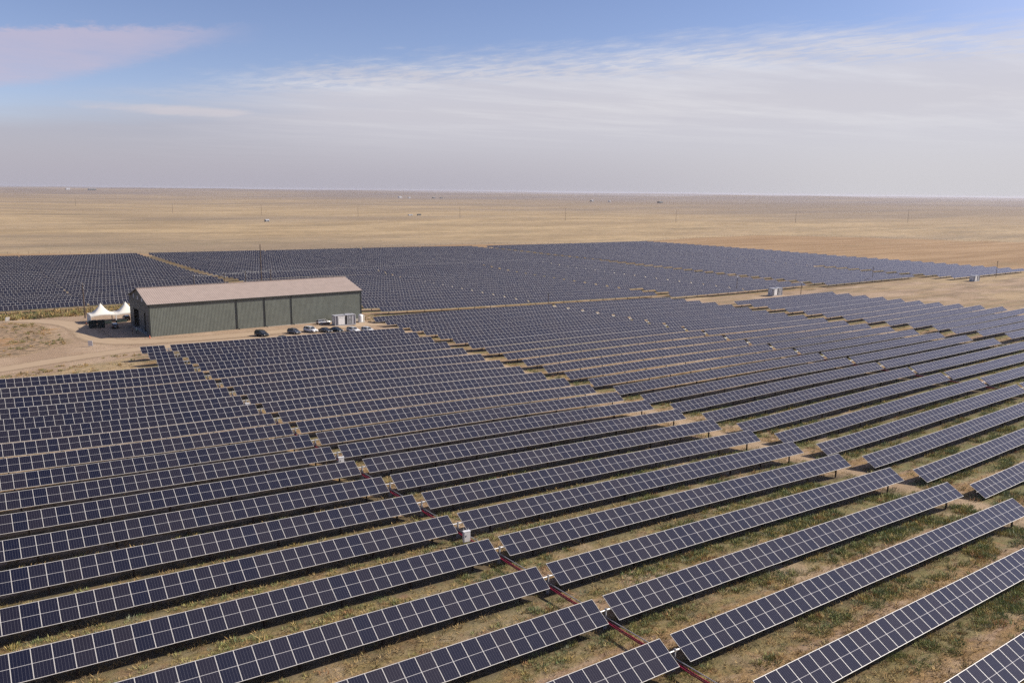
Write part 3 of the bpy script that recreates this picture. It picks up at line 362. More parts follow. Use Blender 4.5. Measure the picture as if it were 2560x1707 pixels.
    bp = t.new('ShaderNodeBump'); bp.inputs['Strength'].default_value = 0.8; bp.inputs['Distance'].default_value = 0.25
    t.put(bp.inputs['Height'], t.math('ADD', t.math('MULTIPLY', n5, 1.2), t.math('MULTIPLY', n3, 0.35))); t.l.new(bp.outputs[0], b.inputs['Normal'])
    me.materials.append(mm)
    tag(link('ground', me), None, None, kind='structure')
build_ground()

def dirt_road(name, pts, width):
    """ribbon laid a few centimetres above the ground"""
    P = [Vector((a, b_, 0)) for a, b_ in pts]; c_ = []
    for i in range(len(P) - 1):
        q = [P[max(i - 1, 0)], P[i], P[i + 1], P[min(i + 2, len(P) - 1)]]
        for k in range(12): c_.append(cr(*q, k / 12))
    c_.append(P[-1]); V, F, uv = [], [], []; nl = 8; s = 0.0
    for i, p in enumerate(c_):
        d = (c_[min(i + 1, len(c_) - 1)] - c_[max(i - 1, 0)]).normalized(); sd_ = Vector((-d.y, d.x, 0)); s += (p - c_[i - 1]).length if i else 0
        for k in range(nl + 1):
            q = p + sd_ * (width * (k / nl - .5)); V.append((q.x, q.y, g1(q.x, q.y) + 0.05)); uv.append((s, k / nl))
    for i in range(len(c_) - 1):
        for k in range(nl): a = i * (nl + 1) + k; F.append((a, a + nl + 1, a + nl + 2, a + 1))
    me = bpy.data.meshes.new(name); me.from_pydata(V, [], F); ul = me.uv_layers.new(name='UVMap')
    for l in me.loops: ul.data[l.index].uv = uv[l.vertex_index]
    mm = bpy.data.materials.new('packed_dirt'); mm.use_nodes = True; t = NT(mm.node_tree); b = t.n['Principled BSDF']; b.inputs['Roughness'].default_value = .95; b.inputs['Specular IOR Level'].default_value = .15
    u = t.new('ShaderNodeUVMap', uv_map='UVMap'); sx = t.new('ShaderNodeSeparateXYZ'); t.put(sx.inputs[0], u.outputs[0]); g = t.new('ShaderNodeNewGeometry'); P_ = g.outputs['Position']
    cen = t.math('ABSOLUTE', t.math('SUBTRACT', sx.outputs[1], 0.5)); n1 = t.noise(P_, .6, 6, .65); n2 = t.noise(P_, .12, 4, .6)
    rut = t.noise(t.scale(u.outputs[0], (.05, 22, 1)), 1.0, 3, .6)
    cc = t.mix(t.step(rut, .38, .62), (.34, .245, .16), (.405, .30, .20)); cc = t.mix(t.math('MULTIPLY', t.step(n1, .5, .7), .4), cc, (.32, .23, .15))
    t.put(b.inputs['Base Color'], cc); t.put(b.inputs['Alpha'], t.step(t.math('ADD', cen, t.math('MULTIPLY', t.math('SUBTRACT', n1, .5), .30)), .47, .22))
    for p in me.polygons: p.use_smooth = True
    me.materials.append(mm); tag(link(name, me), None, None, kind='structure')
dirt_road('dirt_road', [(-60, 326), (-10, 320), (12, 315), (26, 307), (35, 294), (38, 278), (38, 262), (42, 250), (54, 243.5), (75, 241), (100, 242), (124, 246)], 11.5)
dirt_road('dirt_road', [(-60, 216), (0, 221), (26, 229), (44, 233), (70, 232), (95, 229), (124, 227)], 11)

# ------------------------------------------------------------------ materials
def panel_material():
    mm = bpy.data.materials.new('solar_glass'); mm.use_nodes = True; t = NT(mm.node_tree); b = t.n['Principled BSDF']
    uv = t.new('ShaderNodeUVMap', uv_map='UVMap'); s = t.new('ShaderNodeSeparateXYZ'); t.put(s.inputs[0], uv.outputs[0])
    u, v = s.outputs[0], s.outputs[1]; fu = t.math('FRACT', u)
    au = t.math('ABSOLUTE', t.math('SUBTRACT', fu, 0.5)); av = t.math('ABSOLUTE', t.math('SUBTRACT', v, 0.5))
    frame = t.math('MAXIMUM', t.math('GREATER_THAN', au, 0.5 - 0.018), t.math('GREATER_THAN', av, 0.5 - 0.0145))
    mid = t.math('LESS_THAN', av, 0.0058)
    cu = t.math('ABSOLUTE', t.math('SUBTRACT', t.math('FRACT', t.math('MULTIPLY', t.math('ADD', fu, 0.0), 6.0)), 0.5))
    cv = t.math('ABSOLUTE', t.math('SUBTRACT', t.math('FRACT', t.math('MULTIPLY', v, 24.0)), 0.5))
    colm = t.math('MULTIPLY', t.math('GREATER_THAN', cu, 0.468), t.math('LESS_THAN', cv, 0.33))
    rowm = t.math('MULTIPLY', t.math('GREATER_THAN', cv, 0.45), 0.07)
    oi = t.new('ShaderNodeObjectInfo'); wn = t.new('ShaderNodeTexWhiteNoise'); wn.noise_dimensions = '2D'
    cbx = t.new('ShaderNodeCombineXYZ'); t.put(cbx.inputs[0], t.math('FLOOR', u)); t.put(cbx.inputs[1], t.math('MULTIPLY', oi.outputs['Random'], 91.7)); t.put(wn.inputs[0], cbx.outputs[0])
    r = wn.outputs[0]
    cell = t.mix(r, (0.0045, 0.0052, 0.0150), (0.0130, 0.0105, 0.0165))
    cell = t.mix(t.math('MULTIPLY', colm, 0.26), cell, (0.42, 0.40, 0.42))
    cell = t.mix(rowm, cell, (0.30, 0.30, 0.34))
    cc = t.mix(mid, cell, (0.45, 0.43, 0.42)); cc = t.mix(frame, cc, (0.50, 0.475, 0.445))
    t.put(b.inputs['Base Color'], cc)
    t.put(b.inputs['Roughness'], t.math('ADD', 0.045, t.math('MULTIPLY', frame, 0.40)))
    b.inputs['IOR'].default_value = 1.52
    return mm
M = dict(panel=panel_material(),
    back=mat('module_backsheet', (0.06, 0.06, 0.065), 0.6), rim=mat('module_rim', (0.55, 0.53, 0.50), 0.45, 0.3),
    steel=mat('galvanised_steel', (0.44, 0.43, 0.42), 0.42, 0.55, var=0.12), pile=mat('weathered_pile', (0.055, 0.036, 0.028), 0.8, 0.1, var=0.3),
    dark=mat('dark_metal', (0.03, 0.03, 0.032), 0.5), red=mat('red_cable', (0.26, 0.008, 0.03), 0.45, var=0.15),
    white=mat('white_enamel', (0.62, 0.61, 0.60), 0.45, var=0.05), grey=mat('grey_enamel', (0.34, 0.34, 0.36), 0.5, var=0.06), vent=mat('louvre_grey', (0.17, 0.17, 0.165), 0.6),
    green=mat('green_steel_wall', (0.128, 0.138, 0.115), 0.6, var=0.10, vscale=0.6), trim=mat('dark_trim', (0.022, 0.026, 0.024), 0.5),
    gable=mat('dark_gable', (0.075, 0.078, 0.075), 0.55, var=0.08), roof=mat('tan_roof', (0.345, 0.268, 0.222), 0.6, var=0.06, vscale=0.5), concrete=mat('concrete', (0.36, 0.33, 0.29), 0.9, var=0.12),  # end walls and bay doors toned darker than the long walls
    canvas=mat('white_canvas', (0.66, 0.62, 0.55), 0.75, var=0.04), wood=mat('pole_wood', (0.085, 0.058, 0.042), 0.9, var=0.3), wire=mat('aluminium_wire', (0.16, 0.16, 0.16), 0.4, 0.5),
    tyre=mat('tyre_rubber', (0.014, 0.014, 0.015), 0.9), rimm=mat('alloy_rim', (0.45, 0.45, 0.46), 0.3, 0.8), glass=mat('car_glass', (0.012, 0.016, 0.02), 0.05, 0, 0.8), lamp=mat('lamp_glass', (0.75, 0.76, 0.78), 0.12), tail=mat('tail_lamp', (0.33, 0.015, 0.012), 0.25), plastic=mat('black_plastic', (0.018, 0.018, 0.019), 0.6),
    orange=mat('cone_orange', (0.62, 0.13, 0.035), 0.6), cloth=mat('dark_green_cloth', (0.012, 0.022, 0.019), 0.85, var=0.2),
    skin=mat('skin', (0.45, 0.27, 0.19), 0.6), vest=mat('hi_vis_green', (0.16, 0.55, 0.34), 0.7), denim=mat('dark_denim', (0.03, 0.036, 0.05), 0.9), shirt=mat('dark_shirt', (0.035, 0.038, 0.045), 0.9), tanp=mat('tan_trousers', (0.33, 0.26, 0.19), 0.9), hat=mat('white_hard_hat', (0.8, 0.8, 0.78), 0.35), rust=mat('rusty_shirt', (0.30, 0.11, 0.07), 0.9), hair=mat('brown_hair', (0.05, 0.032, 0.022), 0.8))
def paint(name, c_, metal=0.3):
    q = mat(name, c_, 0.28, metal); q.node_tree.nodes['Principled BSDF'].inputs['Coat Weight'].default_value = 0.6; return q

# ------------------------------------------------------------------ solar rows
def set_uv(me, faces_uv):
    uvl = me.uv_layers.new(name='UVMap'); 
    for fi, uvs in faces_uv.items():
        for li, q in zip(me.polygons[fi].loop_indices, uvs): uvl.data[li].uv = q

mb = MB(); mb.box((0, 0, 0), (MODW - 0.006, CHORD, 0.045))
mb.mi = [1, 0, 2, 2, 2, 2]
MODULE = mb.build('solar_module', [M['panel'], M['back'], M['rim']], mesh_only=True)
set_uv(MODULE, {1: [(0, 0), (1, 0), (1, 1), (0, 1)]})
POSTS = {}
def post_mesh(h):
    k = round(h * 5) / 5
    if k not in POSTS:
        b_ = MB(); 
        b_.box((0, 0.085, k / 2 - 0.4), (0.17, 0.016, k + 0.8)); b_.box((0, -0.085, k / 2 - 0.4), (0.17, 0.016, k + 0.8)); b_.box((0, 0, k / 2 - 0.4), (0.014, 0.154, k + 0.8))
        b_.box((0, 0, k + 0.03), (0.24, 0.22, 0.05)); b_.box((0, 0, k + 0.12), (0.10, 0.26, 0.16))
        POSTS[k] = b_.build('post', M['pile'], mesh_only=True)
    return POSTS[k], k

CT, ST = math.cos(TILT), math.sin(TILT)
def in_view(p, mx=0.04):
    q = Vector(p) - Vector((0, 0, CH_H)); d = q.dot(FW)
    if d < 1: return False
    return abs(q.dot(RT) / d) < 0.6376 * (1 + mx) and abs(q.dot(UP) / d) < 0.4251 * (1 + 3 * mx)

def strip_rows(mb_, uvs, x0, x1, y, zf, tilt, step=8.694):
    """one continuous panel strip following the ground, 4-sided section; faces 0 of each cell carry the module grid"""
    nmod = max(1, round((x1 - x0) / MODW)); nseg = max(1, round((x1 - x0) / step)); c_, s_ = math.cos(tilt), math.sin(tilt)
    xs = [x0 + (x1 - x0) * k / nseg for k in range(nseg + 1)]
    rings = []
    for x in xs:
        z = zf(x) + 0.12
        rings.append([(x, y - CHORD / 2 * c_, z - CHORD / 2 * s_), (x, y + CHORD / 2 * c_, z + CHORD / 2 * s_),
                      (x, y + CHORD / 2 * c_ + 0.045 * s_, z + CHORD / 2 * s_ - 0.045 * c_), (x, y - CHORD / 2 * c_ + 0.045 * s_, z - CHORD / 2 * s_ - 0.045 * c_)])
    o = len(mb_.v)
    for r in rings: mb_.v += r
    for i in range(nseg):
        a, b = o + 4 * i, o + 4 * i + 4; u0, u1 = nmod * i / nseg, nmod * (i + 1) / nseg
        uvs[len(mb_.f)] = [(u0, 0), (u1, 0), (u1, 1), (u0, 1)]
        mb_.f += [(a, b, b + 1, a + 1), (a + 1, b + 1, b + 2, a + 2), (a + 2, b + 2, b + 3, a + 3), (a + 3, b + 3, b, a)]
        mb_.mi += [0, 2, 1, 2]; mb_.sm += [False] * 4
    mb_.add(rings[0], [(0, 1, 2, 3)], 2); mb_.add(rings[-1], [(3, 2, 1, 0)], 2)
    return xs

def near_row(n, wings, zf, label, group, gap_at=None, modular=True):
    """one tracker: wings of modules on a torque tube, posts, and the bearing stand in the gap"""
    y = row_y(n); tl = TILT + R(random.uniform(-0.9, 0.9))
    xm = 0.5 * (wings[0][0] + wings[-1][1]); g0 = g1(xm, y)
    t = thing('solar_tracker_row', label, 'solar panels', (xm, y, g0), 0, group)
    made = 0
    for (x0, x1) in wings:
        nm = round((x1 - x0) / MODW); st = (x1 - x0) / nm
        if modular:
            for k in range(nm):
                x = x0 + st * (k + 0.5); z = zf(x); sl_ = (zf(x + 0.5) - zf(x - 0.5))
                if not in_view((x, y, z), 0.10): continue
                o = bpy.data.objects.new('solar_module', MODULE); col.objects.link(o); o.parent = t
                mw = Matrix.Rotation(-math.atan(sl_), 4, 'Y') @ Matrix.Rotation(tl + R(random.gauss(0, 0.3)), 4, 'X')
                mw.translation = Vector((x - xm, 0, z - g0)) + mw.to_3x3() @ Vector((0, 0, 0.12))
                o.matrix_local = mw; made += 1
        else:
            b_ = MB(); uvs = {}; strip_rows(b_, uvs, x0, x1, y, zf, tl)
            b_.v = [(a - xm, q - y, z - g0) for a, q, z in b_.v]
            o = b_.build('panel_surface', [M['panel'], M['back'], M['rim']], t); set_uv(o.data, uvs)
    xa, xb = wings[0][0], wings[-1][1]
    b_ = MB(); xs = [xa - 0.15 + (xb - xa + 0.3) * k / 24 for k in range(25)]
    for p, q in zip(xs[:-1], xs[1:]): b_.bar((p - xm, 0, zf(p) - g0), (q - xm, 0, zf(q) - g0), 0.085, 8)
    b_.build('torque_tube', M['steel'], t)
    for (x0, x1) in wings:
        k = x0 + 4.1
        while k < x1 - 1.5:
            h = zf(k) - g1(k, y)
            if in_view((k, y, zf(k)), 0.08):
                me, kk = post_mesh(max(0.6, h - 0.22))
                o = bpy.data.objects.new('post', me); col.objects.link(o); o.parent = t; o.location = (k - xm, 0, zf(k) - g0 - 0.22 - kk)
            k += 7.55
    if gap_at is not None and in_view((gap_at, y, zf(gap_at))):
        zc = zf(gap_at) - g0; zb = g1(gap_at, y) - g0 - 0.5; gx = gap_at - xm + 0.1
        b_ = MB(); b_.box((gx, 0, zc), (0.16, 0.22, 0.24)); b_.bar((gx - 0.12, 0, zc), (gx + 0.34, 0, zc), 0.105, 10); b_.box((gx + 0.02, -0.02, zc + 0.15), (0.12, 0.14, 0.09))
        b_.build('bearing_housing', M['steel'], t)
        b_ = MB()
        for sx, sy in ((-0.16, 0.0), (0.16, 0.0)): b_.bar((gx + sx * 0.4, sy, zc - 0.12), (gx + sx * 1.5, sy, zb), 0.045, 6)
        b_.box((gx, 0, (zc + zb) / 2 - 0.1), (0.10, 0.16, zc - zb - 0.2)); b_.box((gx, 0, zc - 0.75), (0.36, 0.10, 0.06))
        b_.build('drive_stand', M['grey'], t)
        b_ = MB(); b_.bar((gx - 0.35, -0.1, zc - 0.62), (gx - 0.35, 0.34, zc - 0.70), 0.07, 8); b_.bar((gx - 0.35, -0.1, zc - 0.62), (gx - 0.12, -0.1, zc - 0.2), 0.03, 6)
        b_.build('damper', M['dark'], t)
    return t

def polyz(xs, zs, deg):
    p = np.polyfit((np.array(xs) - 100) / 50.0, zs, deg)
    return lambda x: float(np.polyval(p, (x - 100) / 50.0))
XAB = [-20, -4, 12, 28, 47.12, 64, 82, 98, 115.07]; XCD = [122.2, 142, 162, 182, 200.9, 218, 236, 252, 269.3]; XE = [276.6, 300, 328, 356.4]
ZAB, ZCD, ZE = {}, {}, {}
for i in range(24):
    n = i; zf = polyz(XAB, AB_T[i], 5); ZAB[n] = zf
    a0 = 47.12 - 4 * MODW if n < 3 else 47.12 - 36 * MODW
    wings = [(a0, 47.12), (48.43, 115.07)]
    wings = [q for q in wings if any(in_view((q[0] + (q[1] - q[0]) * k / 12, row_y(n), zf(q[0] + (q[1] - q[0]) * k / 12)), 0.02) for k in range(13))]
    if not wings: continue
    if n < 3: lab = f'short-stubbed solar row beside the dirt road, {ordinal(n + 1)} counting from the parked cars'
    else: lab = f'solar row crossing the narrow red-cable aisle, {ordinal(n + 1)} counting from the parked cars'
    near_row(n, wings, zf, lab, 'near left solar rows', 47.77 if len(wings) == 2 else None)
for i in range(26):
    n = i - 4; zf = polyz(XCD, CD_T[i], 5); ZCD[n] = zf
    wings = [(122.19, 200.9), (202.3, 269.3)]
    wings = [q for q in wings if any(in_view((q[0] + (q[1] - q[0]) * k / 12, row_y(n), zf(q[0] + (q[1] - q[0]) * k / 12)), 0.02) for k in range(13))]
    if not wings: continue
    near_row(n, wings, zf, f'solar row right of the wide bare aisle, {ordinal(i + 1)} row counting from the back', 'near middle solar rows', 201.6 if len(wings) == 2 else None)
for i in range(19):
    n = i - 1; zf = polyz(XE, E_T[i], 2); ZE[n] = zf
    x0 = 281.8 if n < 10 else 276.6
    if not any(in_view((x0 + 75 * k / 12, row_y(n), zf(x0 + 75 * k / 12)), 0.02) for k in range(13)): continue
    near_row(n, [(x0, 356.2)], zf, f'solar row in the right-hand block before the white inverter cabin, {ordinal(i + 1)} from the back', 'near right solar rows', modular=False)

def far_row(y, wings, label, group):
    """a far tracker: too small to show its parts"""
    b_ = MB(); uvs = {}; xm = 0.5 * (wings[0][0] + wings[-1][1]); g0 = g1(xm, y); tl = TILT + R(random.uniform(-0.6, 0.6))
    xx = np.arange(wings[0][0] - 4, wings[-1][1] + 5, 4.0); zz_ = gz(xx, np.full(xx.shape, y)) + 1.9
    zf = lambda x: float(np.interp(x, xx, zz_))
    for (x0, x1) in wings:
        strip_rows(b_, uvs, x0, x1, y, zf, tl)
        k = x0 + 3.5
        while k < x1 - 1:
            b_.box((k, y, zf(k) - 1.15), (0.17, 0.17, 2.3), 3); k += 7.6
    xs = np.linspace(wings[0][0], wings[-1][1], 13)
    for p, q in zip(xs[:-1], xs[1:]): b_.bar((p, y, zf(p)), (q, y, zf(q)), 0.085, 4, 4, caps=False)
    b_.v = [(a - xm, q - y, z - g0) for a, q, z in b_.v]
    o = b_.build('solar_tracker_row', [M['panel'], M['back'], M['rim'], M['pile'], M['steel']], None, (xm, y, g0)); set_uv(o.data, uvs)
    return tag(o, label, 'solar panels', group)

for k in range(30):
    n = -14 - k
    far_row(row_y(n), [(-20, 47.3), (48.0, 115.1)], f'far solar row in the left block behind the building, {ordinal(k + 1)} from its front', 'far left solar rows')
for k in range(38):
    n = -6 - k
    x0 = {0: 133.2, 1: 130.4}.get(k, 122.2)
    far_row(row_y(n), [(x0, 201.1), (201.9, 276.8)], f'far solar row in the middle block right of the building, {ordinal(k + 1)} from its front', 'far middle solar rows')
for k in range(39):
    n = -5 - k
    x0 = 286.0 if 1 <= k <= 3 else (277.4 if k == 0 else 278.3)
    far_row(row_y(n), [(x0, 330.2), (331.0, 382.0)], f'far solar row left of the brown service aisle, {ordinal(k + 1)} from its front', 'far solar rows left of the service aisle')
for k in range(39):
    far_row(250.0 + k * PITCH, [(393.5, 486.0)] if k < 9 else [(393.5, 490.8)], f'far solar row right of the brown service aisle, {ordinal(k + 1)} from its front', 'far solar rows right of the service aisle')
for k in range(41):
    far_row(232.9 + k * PITCH, [(498.5, 599.0 - 0.25 * k)] if k < 11 else [(491.6, 599.0 - 0.25 * k)], f'far right solar row next to the brown stubble field, {ordinal(k + 1)} from its front', 'far right solar rows')

# ------------------------------------------------------------------ red cable runs and combiner boxes
def cable_run(xc, ns, zfs, label):
    y_mid = row_y(ns[len(ns) // 2]); g0 = g1(xc, y_mid)
    t = thing('cable_run', label, 'cables', (xc, y_mid, g0), 0, 'red cable runs')
    P0 = [Vector((xc, row_y(n), zfs[n](xc) - 0.95)) for n in ns]; org = Vector((xc, y_mid, g0))
    for dx, dz, r in ((-0.08, 0.0, 0.065), (0.02, -0.08, 0.06), (0.10, 0.03, 0.06)):
        b_ = MB()
        for a, c_ in zip(P0[:-1], P0[1:]):
            pts = []
            for k in range(9):
                s = k / 8; p = a.lerp(c_, s) - org; p.z -= 0.16 * 4 * s * (1 - s); p.x += dx + 0.015 * math.sin(9 * s + dx * 40); p.z += dz; pts.append(p)
            b_.tube(pts, r, 6)
        b_.build('red_cable', M['red'], t)
    b_ = MB()
    for a, c_ in zip(P0[:-1], P0[1:]): b_.bar(a - org + Vector((0.24, 0, 0.16)), c_ - org + Vector((0.24, 0, 0.16)), 0.045, 6)
    b_.build('carrier_wire', M['steel'], t)
    return t
cable_run(47.75, list(range(6, 24)), ZAB, 'crimson cables slung under the panel rows along the narrow left aisle')
cable_run(201.6, list(range(4, 17)), ZCD, 'dark red cables slung in the aisle between panel rows at right edge')

def combiner_box(x, y, label):
    g0 = g1(x, y); t = thing('combiner_box', label, 'electrical box', (x, y, g0), R(-8), 'white combiner boxes')
    b_ = MB(); b_.box((0, 0, 1.35), (0.80, 0.42, 1.25)); b_.box((0, 0, 2.0), (0.88, 0.50, 0.05)); b_.build('cabinet', M['white'], t)
    b_ = MB(); b_.box((0, -0.222, 1.35), (0.70, 0.03, 1.12)); d_ = b_.build('door', M['white'], t)
    b_ = MB(); b_.box((-0.16, -0.25, 1.5), (0.05, 0.04, 0.22)); b_.build('handle', M['dark'], d_)
    for s in (-0.3, 0.3):
        b_ = MB(); b_.box((s, 0.17, 0.9), (0.07, 0.07, 2.8)); b_.build('leg', M['steel'], t)
    return t
combiner_box(47.3, 72.9, 'white electrical box by the red cables, the larger and nearer one')
combiner_box(47.2, 107.0, 'white electrical box by the red cables, the smaller one farther up the aisle')
combiner_box(47.0, 149.0, 'small white box deep in the narrow aisle, farthest of the aisle boxes')
# ------------------------------------------------------------------ the big steel building
BX0, BX1, BY0, BY1 = 52.15, 120.4, 252.5, 279.4
PAD, EAVE, RIDGE, YR = -5.5, 4.22, 7.55, 266.0
def ribbed(mb_, p0, p1, up, nrm, pitch=0.42, depth=0.045, mi=0):
    """ribbed steel sheet from p0 to p1, swept along 'up'; ribs stand out along nrm"""
    p0, p1, up, nrm = Vector(p0), Vector(p1), Vector(up), Vector(nrm); L = (p1 - p0).length; d = (p1 - p0) / L; n = int(L / pitch)
    prof = []
    for k in range(n):
        a = L * k / n; w_ = L / n
        for f, h in ((0, 0), (0.55, 0), (0.66, 1), (0.89, 1)): prof.append((a + f * w_, h * depth))
    prof.append((L, 0))
    lo = [p0 + d * a + nrm * h for a, h in prof]; hi = [q + up for q in lo]
    m_ = len(lo)
    mb_.add(lo + hi, [(k, k + 1, m_ + k + 1, m_ + k) for k in range(m_ - 1)], mi)
def building():
    t = thing('steel_building', 'long olive green steel building with tan gable roof and dark end wall', 'building', ((BX0 + BX1) / 2, (BY0 + BY1) / 2, PAD))
    o0 = t.location; mk = lambda b_: [setattr(b_, 'v', [(a - o0.x, q - o0.y, z - o0.z) for a, q, z in b_.v]), b_][1]
    b_ = MB(); ribbed(b_, (BX0, BY0, PAD), (BX1, BY0, PAD), (0, 0, EAVE - PAD), (0, -1, 0)); ribbed(b_, (BX1, BY1, PAD), (BX0, BY1, PAD), (0, 0, EAVE - PAD), (0, 1, 0)); mk(b_).build('wall', M['green'], t)
    top = lambda y: EAVE + (RIDGE - EAVE) * (1 - abs(y - YR) / ((YR - BY0) if y < YR else (BY1 - YR)))
    b_ = MB()
    seg = [(BY0, 257.6, PAD), (257.6, 263.1, 1.1), (263.1, 263.7, PAD), (263.7, YR, 1.0), (YR, 274.1, 1.0), (274.1, BY1, PAD)]
    for ya, yb, zb in seg:
        nn = max(1, round((yb - ya) / 1.0))
        for k in range(nn):
            y0, y1 = ya + (yb - ya) * k / nn, ya + (yb - ya) * (k + 1) / nn
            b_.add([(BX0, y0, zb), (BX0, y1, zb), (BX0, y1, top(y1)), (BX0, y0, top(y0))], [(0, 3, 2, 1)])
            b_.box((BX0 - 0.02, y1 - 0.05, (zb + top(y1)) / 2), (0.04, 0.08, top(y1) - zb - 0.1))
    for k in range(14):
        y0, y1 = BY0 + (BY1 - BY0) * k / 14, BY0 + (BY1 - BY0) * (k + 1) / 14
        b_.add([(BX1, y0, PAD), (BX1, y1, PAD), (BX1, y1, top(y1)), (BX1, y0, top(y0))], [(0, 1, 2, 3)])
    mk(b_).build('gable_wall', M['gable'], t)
    b_ = MB(); ov = 0.45
    for y_e, sgn in ((BY0, -1), (BY1, 1)):
        sl_ = (EAVE - RIDGE) / abs(YR - y_e); ye = y_e + sgn * ov; ze = EAVE + sl_ * ov + 0.12
        ribbed(b_, (BX0 - ov, ye, ze), (BX1 + ov, ye, ze), (0, YR - ye, RIDGE + 0.12 - ze), (0, 0, 1), 0.62, 0.035)
        b_.add([(BX0 - ov, ye, ze - .06), (BX1 + ov, ye, ze - .06), (BX1 + ov, YR, RIDGE + .06), (BX0 - ov, YR, RIDGE + .06)], [(0, 1, 2, 3)])
    rf = mk(b_).build('roof', M['roof'], t)
    b_ = MB(); b_.box((0, YR - o0.y, RIDGE + 0.22 - PAD), (BX1 - BX0 + 2 * ov, 0.5, 0.08)); b_.build('ridge_cap', M['roof'], rf)
    b_ = MB()
    b_.box(((BX0 + BX1) / 2, BY0 - ov - 0.05, EAVE - 0.08), (BX1 - BX0 + 0.9, 0.20, 0.24)); mk(b_).build('gutter', M['trim'], t)
    for x in (BX0 + 0.0, BX1):
        b_ = MB(); b_.box((x, BY0 - 0.06, (PAD + EAVE) / 2), (0.30, 0.16, EAVE - PAD)); mk(b_).build('corner_trim', M['trim'], t)
    for y_e in (BY0 - ov, BY1 + ov):
        b_ = MB(); b_.bar((BX0 - ov - 0.04, y_e, EAVE - 0.12), (BX0 - ov - 0.04, YR, RIDGE + 0.02), 0.14, 4, smooth=False); mk(b_).build('rake_trim', M['trim'], t)
    for x in (77.8, 86.7, 95.6):
        b_ = MB(); b_.box((x, BY0 - 0.14, (PAD + EAVE) / 2 + 0.1), (0.26, 0.18, EAVE - PAD - 0.5)); b_.bar((x, BY0 - 0.14, PAD + 0.45), (x + 0.5, BY0 - 0.95, PAD + 0.06), 0.12, 6); mk(b_).build('downpipe', M['trim'], t)
    for y in (260.5, 266.5, 272.3):
        b_ = MB(); b_.box((BX0 - 0.05, y, 4.8), (0.10, 1.35, 1.25)); f_ = mk(b_).build('window', M['grey'], t)
        b_ = MB(); b_.box((BX0 - 0.11, y, 4.8), (0.03, 1.15, 1.05)); mk(b_).build('pane', mat('pale_pane', (0.55, 0.58, 0.60), 0.2), f_)
    for ya, yb, zt, slot in ((257.6, 263.1, 1.1, 2.3), (263.7, 274.1, 1.0, 2.9)):
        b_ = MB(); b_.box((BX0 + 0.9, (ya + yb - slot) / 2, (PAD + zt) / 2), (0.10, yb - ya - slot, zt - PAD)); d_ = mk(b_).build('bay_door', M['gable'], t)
        b_ = MB()
        for k in range(1, 6): b_.box((BX0 + 0.83, (ya + yb - slot) / 2, PAD + (zt - PAD) * k / 6), (0.03, yb - ya - slot, 0.05))
        mk(b_).build('door_rail', M['trim'], d_)
        b_ = MB(); b_.box((BX0 - 0.03, (ya + yb) / 2, zt + 0.08), (0.14, yb - ya + 0.3, 0.22)); mk(b_).build('door_header', M['trim'], t)
    b_ = MB(); b_.box(((BX0 + BX1) / 2, (BY0 + BY1) / 2, PAD - 0.35), (BX1 - BX0 + 0.5, BY1 - BY0 + 0.5, 0.8)); mk(b_).build('floor_slab', M['concrete'], t)
building()

# ------------------------------------------------------------------ tents by the end wall
def tent(cx, cy, label, wall):
    g0 = g1(cx, cy); t = thing('peaked_tent', label, 'tent', (cx, cy, g0), 0, 'white peaked tents'); h = 3.72; N = 16
    b_ = MB(); rows = []
    for i in range(N + 1):
        for j in range(N + 1):
            x, y = (i / N * 2 - 1), (j / N * 2 - 1); r = max(abs(x), abs(y)); ang = min(abs(x), abs(y)) / max(r, 1e-6)
            z = 2.75 + 3.55 * (1 - r) ** 1.9 + 0.25 * r * (1 - ang ** 2) - 0.10 * (1 - r) * ang ** 2 * 4 * r
            rows.append((x * h, y * h, z))
    fs = [(i * (N + 1) + j, (i + 1) * (N + 1) + j, (i + 1) * (N + 1) + j + 1, i * (N + 1) + j + 1) for i in range(N) for j in range(N)]
    b_.add(rows, fs, 0, True)
    for sx, sy, ax in ((0, -1, 0), (0, 1, 0), (-1, 0, 1), (1, 0, 1)):                     # scalloped valance
        a, c_ = [], []
        for k in range(N + 1):
            q = k / N * 2 - 1; z = 2.75 + 0.25 * (1 - q * q); p = (q * h, sy * h) if ax == 0 else (sx * h, q * h)
            a.append((*p, z)); c_.append((p[0] * 1.003, p[1] * 1.003, z - 0.30 - 0.12 * q * q))
        b_.add(a + c_, [(k, k + 1, N + 2 + k, N + 1 + k) for k in range(N)], 0, True)
    b_.build('canopy', M['canvas'], t)
    for sx in (-1, 1):
        for sy in (-1, 1):
            b_ = MB(); b_.bar((sx * h * 0.985, sy * h * 0.985, 0), (sx * h * 0.985, sy * h * 0.985, 2.78), 0.07, 8); b_.box((sx * h * 0.985, sy * h * 0.985, 0.03), (0.36, 0.36, 0.06)); b_.build('leg', M['white'], t)
    b_ = MB(); b_.bar((0, 0, 3.0), (0, 0, 6.4), 0.05, 6); b_.build('centre_mast', M['steel'], t)
    if wall:
        b_ = MB(); n = 16; lo = [(-h * 0.99 + 0.05 * math.sin(k * 2.1), h * (2 * k / n - 1), 0.03) for k in range(n + 1)]; hi = [(a, q, 2.62) for a, q, z in lo]
        b_.add(lo + hi, [(k, k + 1, n + 2 + k, n + 1 + k) for k in range(n)], 0, True); b_.build('side_wall', M['canvas'], t)
tent(45.4, 290.6, 'white peaked tent with a cloth side wall, nearer the bare yard', True)
tent(52.9, 290.6, 'white peaked tent partly hidden by the corner of the building', False)

